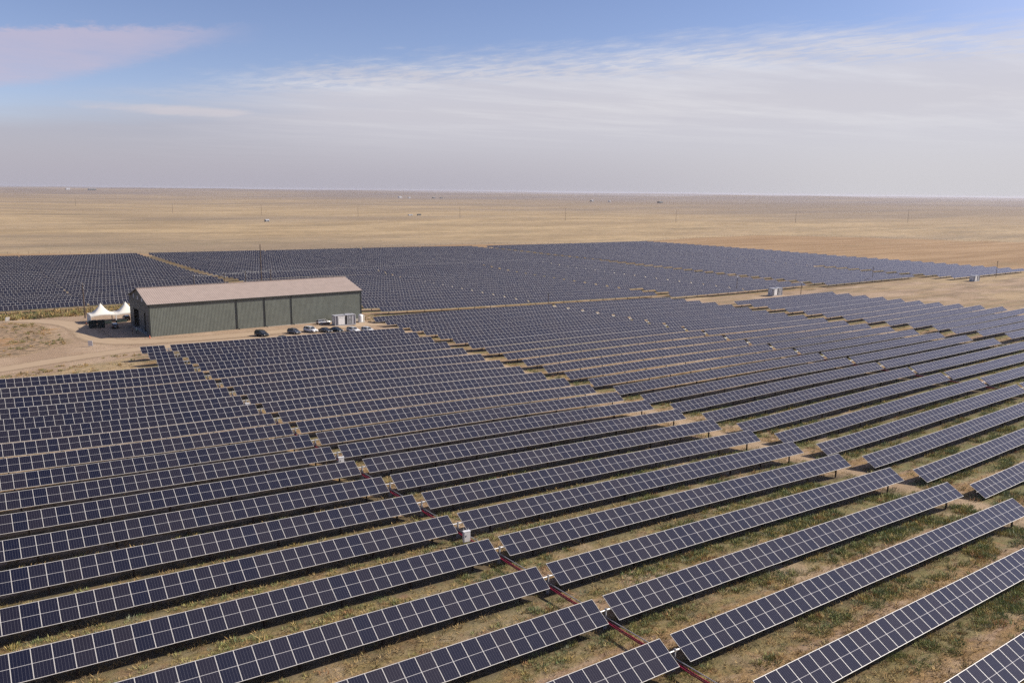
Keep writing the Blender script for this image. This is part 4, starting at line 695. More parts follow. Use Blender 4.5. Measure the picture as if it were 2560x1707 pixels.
def crate(x, y, rz, label):
    t = thing('storage_crate', label, 'crate', (x, y, g1(x, y)), rz, 'dark crates in the building shade')
    b_ = MB(); b_.box((0, 0, 1.25), (2.0, 1.5, 2.2)); 
    for k in range(7): b_.box((-0.85 + k * 0.283, -0.77, 1.25), (0.08, 0.05, 2.1)); b_.box((-1.02, -0.6 + k * 0.2, 1.25), (0.05, 0.06, 2.1))
    b_.build('body', M['cloth'], t)
    b_ = MB(); b_.box((0, 0, 2.40), (2.1, 1.6, 0.09)); b_.build('lid', M['cloth'], t)
    for sx in (-0.8, 0.8):
        for sy in (-0.6, 0.6):
            b_ = MB(); b_.bar((sx - 0.05, sy, 0.09), (sx + 0.05, sy, 0.09), 0.09, 8); b_.build('castor', M['dark'], t)
crate(40.9, 278.6, R(6), 'tall dark green crate on castors beside the standing person by the tent')
crate(43.2, 278.2, R(-4), 'tall dark green crate on castors nearer the black parked car')
def table(x, y, label):
    t = thing('draped_table', label, 'table', (x, y, g1(x, y)), R(3), 'draped tables under the tents')
    b_ = MB(); b_.box((0, 0, 0.76), (3.2, 0.85, 0.05)); b_.build('tabletop', M['dark'], t)
    for sx in (-1.45, 1.45):
        for sy in (-0.33, 0.33):
            b_ = MB(); b_.bar((sx, sy, 0), (sx, sy, 0.74), 0.025, 6); b_.build('leg', M['steel'], t)
    b_ = MB(); n = 40; top_, bot = [], []
    per = [(-1.64, -0.46), (1.64, -0.46), (1.64, 0.46), (-1.64, 0.46)]
    for e in range(4):
        (ax, ay), (bx, by) = per[e], per[(e + 1) % 4]
        for k in range(10):
            f = k / 10; x_, y_ = ax + (bx - ax) * f, ay + (by - ay) * f; top_.append((x_, y_, 0.80)); w_ = 1 + 0.03 * math.sin(k * 2.6); bot.append((x_ * w_, y_ * (1 + 0.1 * math.sin(k * 2.6)), 0.05))
    b_.loft([bot, top_], 0, caps=False); b_.add(top_, [tuple(range(40))]); b_.build('table_skirt', M['cloth'], t)
table(45.9, 286.0, 'long table under a dark cloth at the left tent')
table(50.6, 286.8, 'long table under a dark cloth at the right tent')

# ------------------------------------------------------------------ cars
def car(x, y, rz, kind, col_mat, label, L=4.75, W=1.9, H=1.75, group='cars parked in front of the building', z=None):
    t = thing('parked_car', label, 'car', (x, y, g1(x, y) if z is None else z), rz, group)
    sedan = kind == 'sedan'; h = H; hb = 0.62 * h if not sedan else 0.64 * h; f = L / 2
    def ring(x_, zb, zt, w_):                       # rounded section, half width w_
        zm = zb + (zt - zb) * 0.55
        pts = [(-w_ * 0.90, zb), (w_ * 0.90, zb), (w_, zb + 0.14), (w_ * 1.01, zm), (w_ * 0.97, zt - 0.06), (w_ * 0.86, zt), (-w_ * 0.86, zt), (-w_ * 0.97, zt - 0.06), (-w_ * 1.01, zm), (-w_, zb + 0.14)]
        return [(x_, a, z_) for a, z_ in pts]
    hw = W / 2; hood = hb - 0.06
    if sedan: secs = [(-f, .42, hb - .16, .80), (-f + .12, .26, hb - .05, .93), (-f + .7, .24, hb, 1.0), (-.4, .24, hb, 1.0), (f * .38, .24, hb - .02, 1.0), (f - .75, .24, hood - .10, .98), (f - .18, .26, hood - .26, .90), (f, .38, hood - .40, .76)]
    else: secs = [(-f, .48, hb - .02, .86), (-f + .10, .32, hb + .02, .95), (-f + .6, .28, hb + .02, 1.0), (-.3, .28, hb, 1.0), (f * .36, .28, hb, 1.0), (f - .7, .28, hood - .02, .99), (f - .14, .32, hood - .14, .93), (f, .44, hood - .30, .82)]
    b_ = MB(); b_.loft([ring(a, zb, zt, hw * k) for a, zb, zt, k in secs]); body = b_.build('body', col_mat, t)
    if sedan: gx = [(-f + .75, hb, .80), (-f + 1.45, h - .05, .66), (-.05, h - .02, .68), (f * .12, h - .05, .67), (f * .46, hb - .02, .82)]
    else: gx = [(-f + .06, hb, .86), (-f + .38, h - .10, .74), (-.2, h - .05, .76), (f * .18, h - .07, .75), (f * .48, hb - .01, .86)]
    def cab(dz, k, z0):                              # glasshouse as a loft of trapezoid sections
        rr = []
        for a, zt, w_ in gx:
            zt2 = max(zt + dz, z0 + 0.01); rr.append([(a, -hw * .90 * k, z0), (a, hw * .90 * k, z0), (a, hw * w_ * k * 1.0, zt2), (a, -hw * w_ * k, zt2)])
        return rr
    b_ = MB(); b_.loft(cab(-0.03, 0.985, hb - 0.05), smooth=False); b_.build('windows', M['glass'], t)
    b_ = MB(); up_ = [g_ for g_ in gx if g_[1] > hb + 0.2]
    rr = [[(a, -hw * w_, zt - .075), (a, hw * w_, zt - .075), (a, hw * w_ * .93, zt + .0), (a, -hw * w_ * .93, zt + .0)] for a, zt, w_ in up_]
    b_.loft(rr, smooth=False)
    for (a0, z0, w0), (a1, z1, w1) in ((gx[0], gx[1]), (gx[4], gx[3])):
        for s in (-1, 1): b_.bar((a0, s * hw * w0 * 1.0, z0), (a1, s * hw * w1 * .99, z1 - .04), 0.055, 5)
    xm_ = 0.0 if sedan else 0.1
    for xp in ([xm_] if sedan else [xm_, -f + 1.15]):
        for s in (-1, 1): b_.bar((xp, s * hw * .905, hb), (xp - .05, s * hw * .76, h - .09), 0.05, 5)
    b_.build('roof', col_mat, t)
    if not sedan:
        for s in (-1, 1):
            b_ = MB(); b_.bar((-f + .6, s * hw * .66, h + .02), (f * .12, s * hw * .66, h + .02), 0.03, 6); b_.build('roof_rail', M['plastic'], t)
    rw = 0.35 if sedan else 0.39
    for xw in (-f + .92, f - .90):
        for s in (-1, 1):
            b_ = MB(); b_.bar((xw, s * (hw - .20), rw), (xw, s * (hw + .012), rw), rw, 18, smooth=False); ty = b_.build('wheel', M['tyre'], t)
            b_ = MB(); b_.bar((xw, s * (hw - .02), rw), (xw, s * (hw + .022), rw), rw * .66, 14, smooth=False)
            b_.build('rim', M['rimm'], ty)
            b_ = MB(); b_.bar((xw, s * (hw - .3), rw + .03), (xw, s * (hw + .006), rw + .03), rw + .09, 18, smooth=False); b_.build('wheel_arch', M['plastic'], t)
    zl = hood - .30
    for s in (-1, 1):
        b_ = MB(); b_.box((f - .13, s * hw * .68, zl), (.20, .40, .17), rot=Matrix.Rotation(s * -0.35, 3, 'Z')); b_.build('headlight', M['lamp'], t)
        b_ = MB(); b_.box((-f + .03, s * hw * .76, hb - .16), (.10, .22, .26 if not sedan else .16)); b_.build('tail_light', M['tail'], t)
        b_ = MB(); b_.box((f * .36, s * (hw + .10), hb + .06), (.14, .22, .16)); b_.build('mirror', col_mat, t)
    b_ = MB(); b_.box((f - .02, 0, zl - .02), (.10, hw * .95, .20)); b_.box((f - .01, 0, zl - .30), (.10, hw * 1.2, .14)); b_.build('grille', M['plastic'], t)
    b_ = MB(); b_.box((-f + .0, 0, .56), (.10, W * .9, .22)); b_.build('rear_bumper', M['plastic'], t)
    b_ = MB(); b_.box((-f - .03, 0, hb - .30), (.03, .46, .14)); b_.build('number_plate', M['white'], t)
    return t
C = dict(black=paint('black_paint', (0.012, 0.014, 0.014)), grey=paint('grey_paint', (0.13, 0.145, 0.17), .5), white=paint('white_paint', (0.74, 0.73, 0.71), 0), dgrey=paint('charcoal_paint', (0.06, 0.065, 0.075), .5), teal=paint('dark_teal_paint', (0.014, 0.032, 0.045), .4), silver=paint('silver_paint', (0.56, 0.55, 0.54), .5), blue=paint('pale_blue_paint', (0.36, 0.43, 0.52), .4))
HD = R(-72)
car(79.6, 235.4, HD, 'suv', C['black'], 'black boxy off-roader parked alone, leftmost car before the green wall', 4.9, 1.95, 1.88)
car(89.5, 235.0, HD, 'suv', C['grey'], 'blue grey crossover left of the white off-roader', 4.6, 1.88, 1.68)
car(95.1, 235.6, HD, 'suv', C['white'], 'large white off-roader between the grey crossover and the charcoal sedan', 5.0, 1.98, 1.86)
car(99.2, 233.9, HD, 'sedan', C['dgrey'], 'charcoal grey sedan right of the white off-roader', 4.8, 1.86, 1.48)
car(102.8, 233.7, HD, 'sedan', C['teal'], 'dark teal sedan in front of the white inverter cabin', 4.9, 1.88, 1.50)
car(107.3, 231.0, HD, 'suv', C['white'], 'white crossover in front of the louvred cabin doors', 4.65, 1.88, 1.68)
car(111.8, 230.1, HD, 'suv', C['white'], 'white hatchback at the right end of the parked cars', 4.5, 1.84, 1.62)
car(105.2, 249.4, R(3), 'suv', C['silver'], 'silver crossover parked along the foot of the green wall', 4.7, 1.88, 1.70)
car(81.4, 223.8, HD + R(180), 'suv', C['dgrey'], 'dark car half hidden behind the panels below the black off-roader', 4.7, 1.88, 1.60)
car(93.2, 221.9, HD + R(180), 'sedan', C['black'], 'black car half hidden behind the panels below the white off-roader', 4.8, 1.86, 1.50)
car(100.8, 220.9, HD + R(180), 'suv', C['white'], 'white car whose roof just shows above the top panel row', 4.6, 1.86, 1.64)
car(105.3, 219.9, HD + R(180), 'suv', C['blue'], 'pale blue car whose roof just shows above the top panel row', 4.6, 1.86, 1.64)
car(46.6, 275.4, R(84), 'suv', C['black'], 'black car parked in the building shade, its rear lights facing out', 4.6, 1.88, 1.68, 'cars beside the tents')
car(53.0, 291.2, R(88), 'suv', C['black'], 'dark car under the far tent behind the building corner', 4.6, 1.88, 1.68, 'cars beside the tents')

# ------------------------------------------------------------------ people
def person(x, y, rz, label, top_m, leg_m, hat_m=None, sleeves=None):
    t = thing('person', label, 'person', (x, y, g1(x, y)), rz, None)
    me = bpy.data.meshes.new('body'); bm = bmesh.new(); lay = bm.verts.layers.skin.verify(); P = {}
    def v(n, co, r, r2=None):
        q = bm.verts.new(co); q[lay].radius = (r, r2 or r); P[n] = q; return q
    def e(a, b): bm.edges.new((P[a], P[b]))
    v('pelvis', (0, 0, .98), .155, .12); v('waist', (0, 0, 1.14), .145, .11); v('chest', (0, 0, 1.36), .17, .125); v('neck', (0, 0, 1.50), .06); v('head0', (.015, 0, 1.58), .075); v('head1', (.03, 0, 1.68), .10, .085); v('head2', (.02, 0, 1.76), .07)
    for a, b in (('pelvis', 'waist'), ('waist', 'chest'), ('chest', 'neck'), ('neck', 'head0'), ('head0', 'head1'), ('head1', 'head2')): e(a, b)
    for s, k in ((1, 'l'), (-1, 'r')):
        v('hip' + k, (0, s * .10, .92), .095); v('knee' + k, (.02, s * .12, .50), .065); v('ankle' + k, (-.02, s * .13, .09), .045); v('toe' + k, (.14, s * .15, .04), .04)
        e('pelvis', 'hip' + k); e('hip' + k, 'knee' + k); e('knee' + k, 'ankle' + k); e('ankle' + k, 'toe' + k)
        v('sh' + k, (0, s * .20, 1.42), .065); v('el' + k, (-.03, s * .27, 1.15), .046); v('wr' + k, (.08, s * .25, .94), .032); v('palm' + k, (.11, s * .25, .88), .036, .02)
        e('chest', 'sh' + k); e('sh' + k, 'el' + k); e('el' + k, 'wr' + k); e('wr' + k, 'palm' + k)
        for q in range(4):
            a0 = (.115 + .012 * q - .01, s * (.245 + .014 * (q - 1.5)), .845); ln = (.05, .06, .055, .042)[q]
            v(f'f{q}{k}', a0, .010); v(f'g{q}{k}', (a0[0] + .012, a0[1], a0[2] - ln), .008); e('palm' + k, f'f{q}{k}'); e(f'f{q}{k}', f'g{q}{k}')
        v('t0' + k, (.145, s * .24, .875), .011); v('t1' + k, (.165, s * .235, .835), .009); e('palm' + k, 't0' + k); e('t0' + k, 't1' + k)
    P['pelvis'][lay].use_root = True; bm.to_mesh(me); bm.free()
    o = link('body', me, t); o.modifiers.new('skin', 'SKIN').use_smooth_shade = True; o.modifiers.new('sub', 'SUBSURF').levels = 1; o.modifiers['sub'].render_levels = 1
    dg = bpy.context.evaluated_depsgraph_get(); ev = bpy.data.meshes.new_from_object(o.evaluated_get(dg)); o.modifiers.clear(); o.data = ev
    ev.materials.clear()
    for q in (M['skin'], top_m, leg_m, M['plastic'], sleeves or top_m): ev.materials.append(q)
    for p in ev.polygons:
        c_ = p.center; z = c_.z
        p.material_index = 3 if z < .13 else 2 if (z < 1.0 and abs(c_.y) < .21) else 0 if z > 1.5 or z < .93 else (4 if abs(c_.y) > .215 else 1)
        p.use_smooth = True
    b_ = MB()
    for s in (-1, 1): b_.bar((.118, s * .033, 1.695), (.126, s * .033, 1.695), .012, 6)
    b_.bar((.10, 0, 1.66), (.145, 0, 1.645), .014, 6, r2=.02); b_.bar((.112, -.025, 1.612), (.112, .025, 1.612), .008, 5); b_.build('face', M['hair'], t)
    b_ = MB()
    hm = hat_m or M['hair']; rings = []
    for z, r_ in ((1.715, .128), (1.76, .122), (1.81, .09), (1.835, .03)): rings.append([(.02 + r_ * 1.08 * math.cos(2 * math.pi * k / 12), r_ * .92 * math.sin(2 * math.pi * k / 12), z) for k in range(12)])
    b_.loft(rings)
    if hat_m: b_.bar((.05, 0, 1.712), (.05, 0, 1.725), .155, 14)
    b_.build('hard_hat' if hat_m else 'hair', hm, t)
    if top_m is M['vest']:
        b_ = MB()
        for s in (-1, 1): b_.box((.145, s * .08, 1.30), (.02, .05, .36)); b_.box((-.14, s * .08, 1.30), (.02, .05, .36))
        b_.build('reflective_stripe', M['white'], t)
    return t
person(50.0, 260.8, R(200), 'person in green high-visibility vest and white hard hat by the bay doors', M['vest'], M['denim'], M['hat'], M['shirt'])
person(48.6, 259.6, R(20), 'person in dark shirt and tan trousers facing the one in the vest', M['shirt'], M['tanp'])
person(39.4, 281.0, R(250), 'person in rust red shirt and pale trousers beside the tent wall', M['rust'], M['tanp'])

# ------------------------------------------------------------------ cone and small white boards
def cone(x, y):
    t = thing('traffic_cone', 'orange traffic cone at the near corner of the green building', 'traffic cone', (x, y, g1(x, y)))
    b_ = MB(); b_.bar((0, 0, .04), (0, 0, .86), .20, 14, r2=.035); b_.build('cone', M['orange'], t)
    b_ = MB(); b_.box((0, 0, .02), (.52, .52, .05)); b_.build('base', M['plastic'], t)
    b_ = MB(); b_.bar((0, 0, .42), (0, 0, .60), .125, 14, r2=.085, caps=False); b_.build('reflective_band', M['white'], t)
cone(51.5, 250.6)
def board(x, y, rz, label, tilt=0.0):
    t = thing('site_sign', label, 'sign', (x, y, g1(x, y)), rz, 'white boards in the yard')
    b_ = MB(); b_.box((0, 0, 1.0), (1.3, 0.07, 1.5), rot=Matrix.Rotation(tilt, 3, 'X')); b_.build('panel', M['white'], t)
    for s in (-.5, .5):
        b_ = MB(); b_.bar((s, .12, -.2), (s, .05, 1.6), .04, 6); b_.build('leg', M['steel'], t)
board(35.0, 245.3, R(-38), 'blank white board standing on the dirt beside the curving road', 0.12)
board(20.2, 307.3, R(20), 'blank white board tilted beside the road near the left edge', 0.5)

# ------------------------------------------------------------------ inverter cabins
def cabin(x, y, rz, label, L=7.2, Wd=2.7, Hh=3.05, zoff=0.0):
    t = thing('inverter_cabin', label, 'electrical cabin', (x, y, g1(x, y) + zoff), rz, 'white inverter cabins')
    b_ = MB(); b_.box((0, 0, .20), (L + .2, Wd + .2, .30))
    b_.build('skid', M['grey'], t)
    b_ = MB(); b_.box((0, .18, .35 + Hh / 2), (L, Wd - .36, Hh)); b_.build('body', M['grey'], t)
    b_ = MB(); b_.box((0, 0, .35 + Hh + .04), (L + .16, Wd + .16, .10)); rf = b_.build('roof', M['grey'], t)
    b_ = MB(); b_.box((L * .18, .1, .35 + Hh + .20), (L * .26, Wd * .5, .22)); b_.build('roof_fan', M['grey'], rf)
    fy = -Wd / 2 + .02
    for xx, ww in ((-L / 2 + .10, .20), (-L * .36, .14), (L * .10, .16), (L / 2 - .10, .20)):
        b_ = MB(); b_.box((xx, fy + .06, .35 + Hh / 2), (ww, .42, Hh)); b_.build('frame_post', M['grey'], t)
    b_ = MB(); b_.box((-L * .18, fy + .14, .35 + Hh * .40), (L * .30, .30, Hh * .74)); d_ = b_.build('cabinet', M['white'], t)
    b_ = MB(); b_.box((-L * .18, fy + .16, .35 + Hh * .88), (L * .34, .30, Hh * .16)); b_.build('canopy', M['white'], t)
    b_ = MB(); b_.box((L * .045, fy + .30, .35 + Hh * .5), (L * .06, .10, Hh * .92)); b_.build('open_bay', M['dark'], t)
    for k, (zc, hh) in enumerate(((.72, .40), (.26, .44))):
        b_ = MB(); b_.box((L * .215, fy + .10, .35 + Hh * zc), (L * .19, .10, Hh * hh)); lv = b_.build('louvre_door', M['vent'], t)
        b_ = MB()
        for q in range(9): b_.box((L * .215, fy + .035, .35 + Hh * zc - Hh * hh * .45 + q * Hh * hh * .11), (L * .17, .05, .04), rot=Matrix.Rotation(0.5, 3, 'X'))
        if k == 0: b_.bar((L * .215, fy + .03, .35 + Hh * .74), (L * .215, fy, .35 + Hh * .74), .28, 14)
        b_.build('slats', M['grey'], lv)
    b_ = MB(); b_.box((L * .40, fy + .10, .35 + Hh * .5), (L * .15, .10, Hh * .92)); d_ = b_.build('door', M['grey'], t)
    b_ = MB(); b_.box((L * .455, fy + .02, .35 + Hh * .46), (.06, .08, .35)); b_.build('handle', M['dark'], d_)
    for yy in (-Wd * .18, Wd * .18):
        b_ = MB(); b_.box((-L / 2 - .02, yy + .1, .35 + Hh * .48), (.06, Wd * .33, Hh * .86)); b_.build('end_door', M['white'], t)
    b_ = MB(); b_.box((-L / 2 - .07, .35, .35 + Hh * .22), (.06, .6, .55)); b_.build('vent_box', M['vent'], t)
    return t
cabin(110.7, 245.5, R(-2.5), 'white inverter cabin behind the parked cars with grey louvred doors')
cabin(337.3, 241.0, 0.0, 'white inverter cabin standing on bare earth behind the right-hand panel block', 7.6, 2.8, 3.3)
cabin(504.1, 222.4, 0.0, 'white inverter cabin far right, alone on the dirt before the last panels', 6.4, 2.9, 3.0)
def tank():
    t = thing('transformer', 'white rounded transformer between the inverter cabin and the building corner', 'transformer', (118.5, 249.2, g1(118.5, 249.2)))
    b_ = MB(); rings = [[(.85 * s * math.cos(a), .85 * s * math.sin(a), z * .88) for a in [2 * math.pi * k / 18 for k in range(18)]] for s, z in ((1, .25), (1, 2.5), (.93, 2.8), (.7, 3.05), (.3, 3.2))]
    b_.loft(rings); b_.build('tank', M['white'], t)
    b_ = MB(); b_.box((0, 0, .12), (2.3, 2.3, .26)); b_.build('plinth', M['concrete'], t)
    b_ = MB(); b_.bar((1.2, -.2, .2), (1.2, -.2, 2.3), .12, 8); b_.bar((1.2, -.2, 2.3), (.5, -.1, 2.5), .10, 8); b_.build('pipe', M['white'], t)
tank()

# ------------------------------------------------------------------ utility poles, wires and masts
POLES = []
def pole(x, y, h, label, arms=1, r=.16, group='utility poles', rz=0.0, base=None):
    z = g1(x, y) if base is None else base
    t = thing('utility_pole', label, 'utility pole', (x, y, z), rz, group)
    b_ = MB(); b_.bar((0, 0, -.3), (0, 0, h), r * 1.25, 8, r2=r * .8); b_.build('shaft', M['wood'], t)
    tops = []
    for k in range(arms):
        za = h - .5 - k * 1.3
        b_ = MB(); b_.box((0, 0, za), (.13, 2.6, .15)); b_.bar((0, -.9, za), (0, 0, za - .8), .04, 5); b_.bar((0, .9, za), (0, 0, za - .8), .04, 5); am = b_.build('crossarm', M['wire'] if arms == 2 else M['wood'], t)
        for yy in (-1.2, 0, 1.2):
            b_ = MB(); b_.bar((0, yy, za + .07), (0, yy, za + .40), .06, 6); b_.build('insulator', M['white'], am)
    POLES.append((Vector((x, y, z + h - .2)), rz)); return t
def wires(name, a, b, label, sag=1.2, offs=(-1.2, 0, 1.2), rz=0.0, r=.018):
    a, b = Vector(a), Vector(b); o0 = (a + b) / 2; b_ = MB(); d = (b - a).normalized(); side = Vector((-d.y, d.x, 0))
    for of in offs:
        pts = []
        for k in range(13):
            s = k / 12; p = a.lerp(b, s) + side * of; p.z -= sag * 4 * s * (1 - s); pts.append(p - o0)
        b_.tube(pts, r, 4)
    o = b_.build(name, M['wire'], None, o0); tag(o, label, 'wires', 'overhead wires'); return o
pole(42.4, 303.3, 12.0, 'brown utility pole with crossarms behind the left tent', 2, .19)
for i, (x, u) in enumerate(((77.8, 0), (89.5, 0), (98.4, 0), (109.3, 0))):
    y = 300.0 + 3.2 * i
    pole(x, y, 13.2, ('short-looking pole with crossarm above the roof, leftmost of four', 'pole with crossarm above the roof, second from left', 'pole with crossarm above the roof, third from left', 'pole with crossarm above the roof, nearest the tall dark mast')[i], 2, .16, 'poles behind the building roof')
pole(112.6, 330.0, 22.0, 'tall dark bare mast rising behind the building roof', 0, .22, None)
P_ = [p for p, _ in POLES]
wires('overhead_wires', P_[0], (-45, 318, 5.0), 'thin wires running left from the pole behind the tent', 2.2)
wires('overhead_wires', P_[0], P_[1], 'thin wires from the tent pole to the first roof pole', 1.4)
for k in (1, 2, 3): wires('overhead_wires', P_[k], P_[k + 1], f'short thin wires between roof poles, {ordinal(k)} span from the left', 0.5)
b_ = MB(); a = P_[0] - Vector((0, 0, 1)); b_.bar((0, 0, 0), Vector((51.5, 299.0, g1(51.5, 299.0))) - a, .03, 4); tag(b_.build('guy_wire', M['wire'], None, a), 'slanting guy wire from the pole behind the tent', 'wire')
for x, y, h, lb in ((335.6, 263.0, 7.5, 'thin dark post at the panel edge left of the far white cabin'), (444.0, 252.0, 8.5, 'thin dark post at the panel edge between the two far cabins'), (542.0, 226.5, 10.0, 'thin dark post at the last panels near the right edge'), (204.5, 254.0, 6.0, 'stubby dark post in the strip between near and middle panels'), (352.0, 236.5, 6.0, 'slim white-topped post right of the cabin on bare earth')):
    t = thing('slim_post', lb, 'post', (x, y, g1(x, y)), 0, 'slim posts along the panel edges'); b_ = MB(); b_.bar((0, 0, -.2), (0, 0, h), .16, 6, r2=.12); b_.build('shaft', M['wood'], t); b_ = MB(); b_.box((0, 0, h), (.5, .4, .5)); b_.build('head', M['white'] if 'white' in lb else M['dark'], t)
for k, (x, y, h) in enumerate(((299, 2135, 20), (380, 1582, 17.5), (509, 1476, 19), (632, 1329, 18), (756, 1187, 19), (880, 1052, 21), (1020, 932, 19), (1239, 854, 20), (1509, 797, 25))):
    pole(x, y, h, f'distant power line pole on the prairie, {ordinal(k + 1)} from the left', 1, .22, 'distant power line poles', R(-35))
for k in range(8): wires('power_line', POLES[-9 + k][0], POLES[-8 + k][0], f'faint power line on the prairie, {ordinal(k + 1)} span from the left', 4.0, (-1.1, 1.1), r=.02)

# ------------------------------------------------------------------ distant sheds and farms
def shed(x, y, L, W_, H_, wall_m, roof_m, rz, label, grp):
    t = thing('shed', label, 'shed', (x, y, g1(x, y) - .2), rz, grp)
    b_ = MB(); b_.box((0, 0, H_ / 2), (L, W_, H_)); b_.add([(-L / 2, -W_ / 2, H_), (-L / 2, W_ / 2, H_), (-L / 2, 0, H_ * 1.45), (L / 2, -W_ / 2, H_), (L / 2, W_ / 2, H_), (L / 2, 0, H_ * 1.45)], [(0, 2, 1), (3, 4, 5)]); b_.build('wall', wall_m, t)
    b_ = MB()
    for s in (-1, 1): b_.add([(-L / 2 - .3, s * (W_ / 2 + .3), H_ - .1), (L / 2 + .3, s * (W_ / 2 + .3), H_ - .1), (L / 2 + .3, 0, H_ * 1.45 + .06), (-L / 2 - .3, 0, H_ * 1.45 + .06)], [(0, 1, 2, 3)])
    b_.build('roof', roof_m, t)
    b_ = MB(); b_.box((L * .1, -W_ / 2 - .06, H_ * .4), (min(3, L * .3), .1, H_ * .8)); b_.build('door', M['dark'], t)
shed(414, 1178, 6, 4, 2.6, M['vent'], M['grey'], .3, 'lone small grey shed out on the prairie', 'distant sheds')
shed(772, 1357, 7, 4, 2.2, M['vent'], M['trim'], .2, 'dark low shed beside a smaller one on the prairie', 'distant sheds')
shed(758, 1366, 9, 4, 1.6, M['grey'], M['grey'], .2, 'long low grey shed beside the dark one on the prairie', 'distant sheds')
for i, (x, y, L, W_, H_, wm, lb) in enumerate(((2684, 4978, 30, 14, 7, 'white', 'white farm building far away, largest of the farm'), (2745, 4960, 22, 12, 5, 'white', 'white farm building far away, next to the largest'), (2905, 4900, 24, 12, 6, 'trim', 'dark farm barn far away, right of the white ones'), (2960, 4890, 18, 12, 5, 'trim', 'small dark farm barn far away, last of the farm'), (2894, 3242, 26, 12, 6, 'grey', 'grey farmhouse of the far middle farm'), (2985, 3205, 14, 10, 5, 'white', 'small white outbuilding of the far middle farm'), (2723, 2589, 40, 14, 5, 'trim', 'low dark barn on a rise right of centre'), (966, 7226, 30, 14, 9, 'white', 'tiny white house near the left horizon'), (1130, 7180, 60, 16, 9, 'trim', 'tiny dark row of barns near the left horizon'))):
    shed(x, y, L, W_, H_, M['vent' if wm == 'grey' else 'grey' if wm == 'white' else wm], M['grey'] if wm != 'trim' else M['vent'], .4, lb, 'distant farm buildings')

# ------------------------------------------------------------------ field fence far behind the panels
def fence():
    line = [(-80, 652), (40, 641), (130, 613), (255, 611), (400, 635), (460, 616), (520, 605), (575, 595), (690, 623), (846, 635), (960, 546), (1020, 421)]
    t = thing('field_fence', 'thin wire fence with posts along the far edge of the stubble', 'fence', (0, 0, 0))
    pts = []
    for (x0, y0), (x1, y1) in zip(line[:-1], line[1:]):
        n = max(1, int(math.hypot(x1 - x0, y1 - y0) / 6))
        for k in range(n): pts.append((x0 + (x1 - x0) * k / n, y0 + (y1 - y0) * k / n))
    P = [Vector((x, y, g1(x, y))) for x, y in pts]
    b_ = MB()
    for p in P: b_.bar(p - Vector((0, 0, .2)), p + Vector((0, 0, 1.4)), .09, 5)
    tag(b_.build('post', M['wood'], t), None, None, kind='stuff')
    b_ = MB()
    for p, q in zip(P[:-1], P[1:]):
        for h in (.5, .95, 1.3): b_.bar(p + Vector((0, 0, h)), q + Vector((0, 0, h)), .012, 3, caps=False)
    b_.build('wire', M['wire'], t)
fence()

# ------------------------------------------------------------------ weeds and dry grass (nobody could count them)
def foliage_mat(name):
    mm = bpy.data.materials.new(name); mm.use_nodes = True; t = NT(mm.node_tree); b = t.n['Principled BSDF']
    a = t.new('ShaderNodeAttribute', attribute_name='tint'); t.put(b.inputs['Base Color'], a.outputs['Color']); b.inputs['Roughness'].default_value = .8; b.inputs['Specular IOR Level'].default_value = .2
    return mm
def tufts(name, pos, size, tint, nb, spread, lean, width):
    """blades: each tuft is nb leaf-sized triangles"""
    n = len(pos); N = n * nb
    base = np.repeat(pos, nb, 0); s = np.repeat(size, nb) * rng.uniform(.55, 1.15, N); th = rng.uniform(0, 2 * np.pi, N); rad = np.sqrt(rng.uniform(0, 1, N)) * np.repeat(size, nb) * spread
    c0 = base.copy(); c0[:, 0] += np.cos(th) * rad; c0[:, 1] += np.sin(th) * rad
    h0 = rng.uniform(0, .55, N) * s * (1 - (rad / (np.repeat(size, nb) * spread + 1e-6)) ** 2 * .6); c0[:, 2] += h0 - .03
    tip = c0.copy(); tip[:, 0] += np.cos(th) * s * lean * rng.uniform(.3, 1, N); tip[:, 1] += np.sin(th) * s * lean * rng.uniform(.3, 1, N); tip[:, 2] += s * rng.uniform(.35, .75, N)
    ph = rng.uniform(0, 2 * np.pi, N); wv = np.stack([np.cos(ph), np.sin(ph), rng.uniform(-.3, .3, N)], -1) * (s * width)[:, None]
    V = np.stack([c0 - wv, c0 + wv, tip], 1).reshape(-1, 3)
    me = bpy.data.meshes.new(name); me.vertices.add(3 * N); me.vertices.foreach_set('co', V.ravel()); me.loops.add(3 * N); me.loops.foreach_set('vertex_index', np.arange(3 * N, dtype=np.int32))
    me.polygons.add(N); me.polygons.foreach_set('loop_start', np.arange(0, 3 * N, 3, dtype=np.int32)); me.update(calc_edges=True)
    c_ = np.repeat(np.repeat(tint, nb, 0) * rng.uniform(.75, 1.25, (N, 1)), 3, 0); c_ = np.c_[np.clip(c_, 0, 1), np.ones(3 * N)]
    me.attributes.new('tint', 'FLOAT_COLOR', 'POINT').data.foreach_set('color', c_.ravel()); me.materials.append(foliage_mat(name + '_leaf'))
    return link(name, me)
def visible_mask(x, y, z):
    q = np.stack([x, y, z - CH_H], -1); d = q @ np.array(FW); return (d > 1) & (np.abs(q @ np.array(RT)) < .70 * d) & (np.abs(q @ np.array(UP)) < .52 * d)
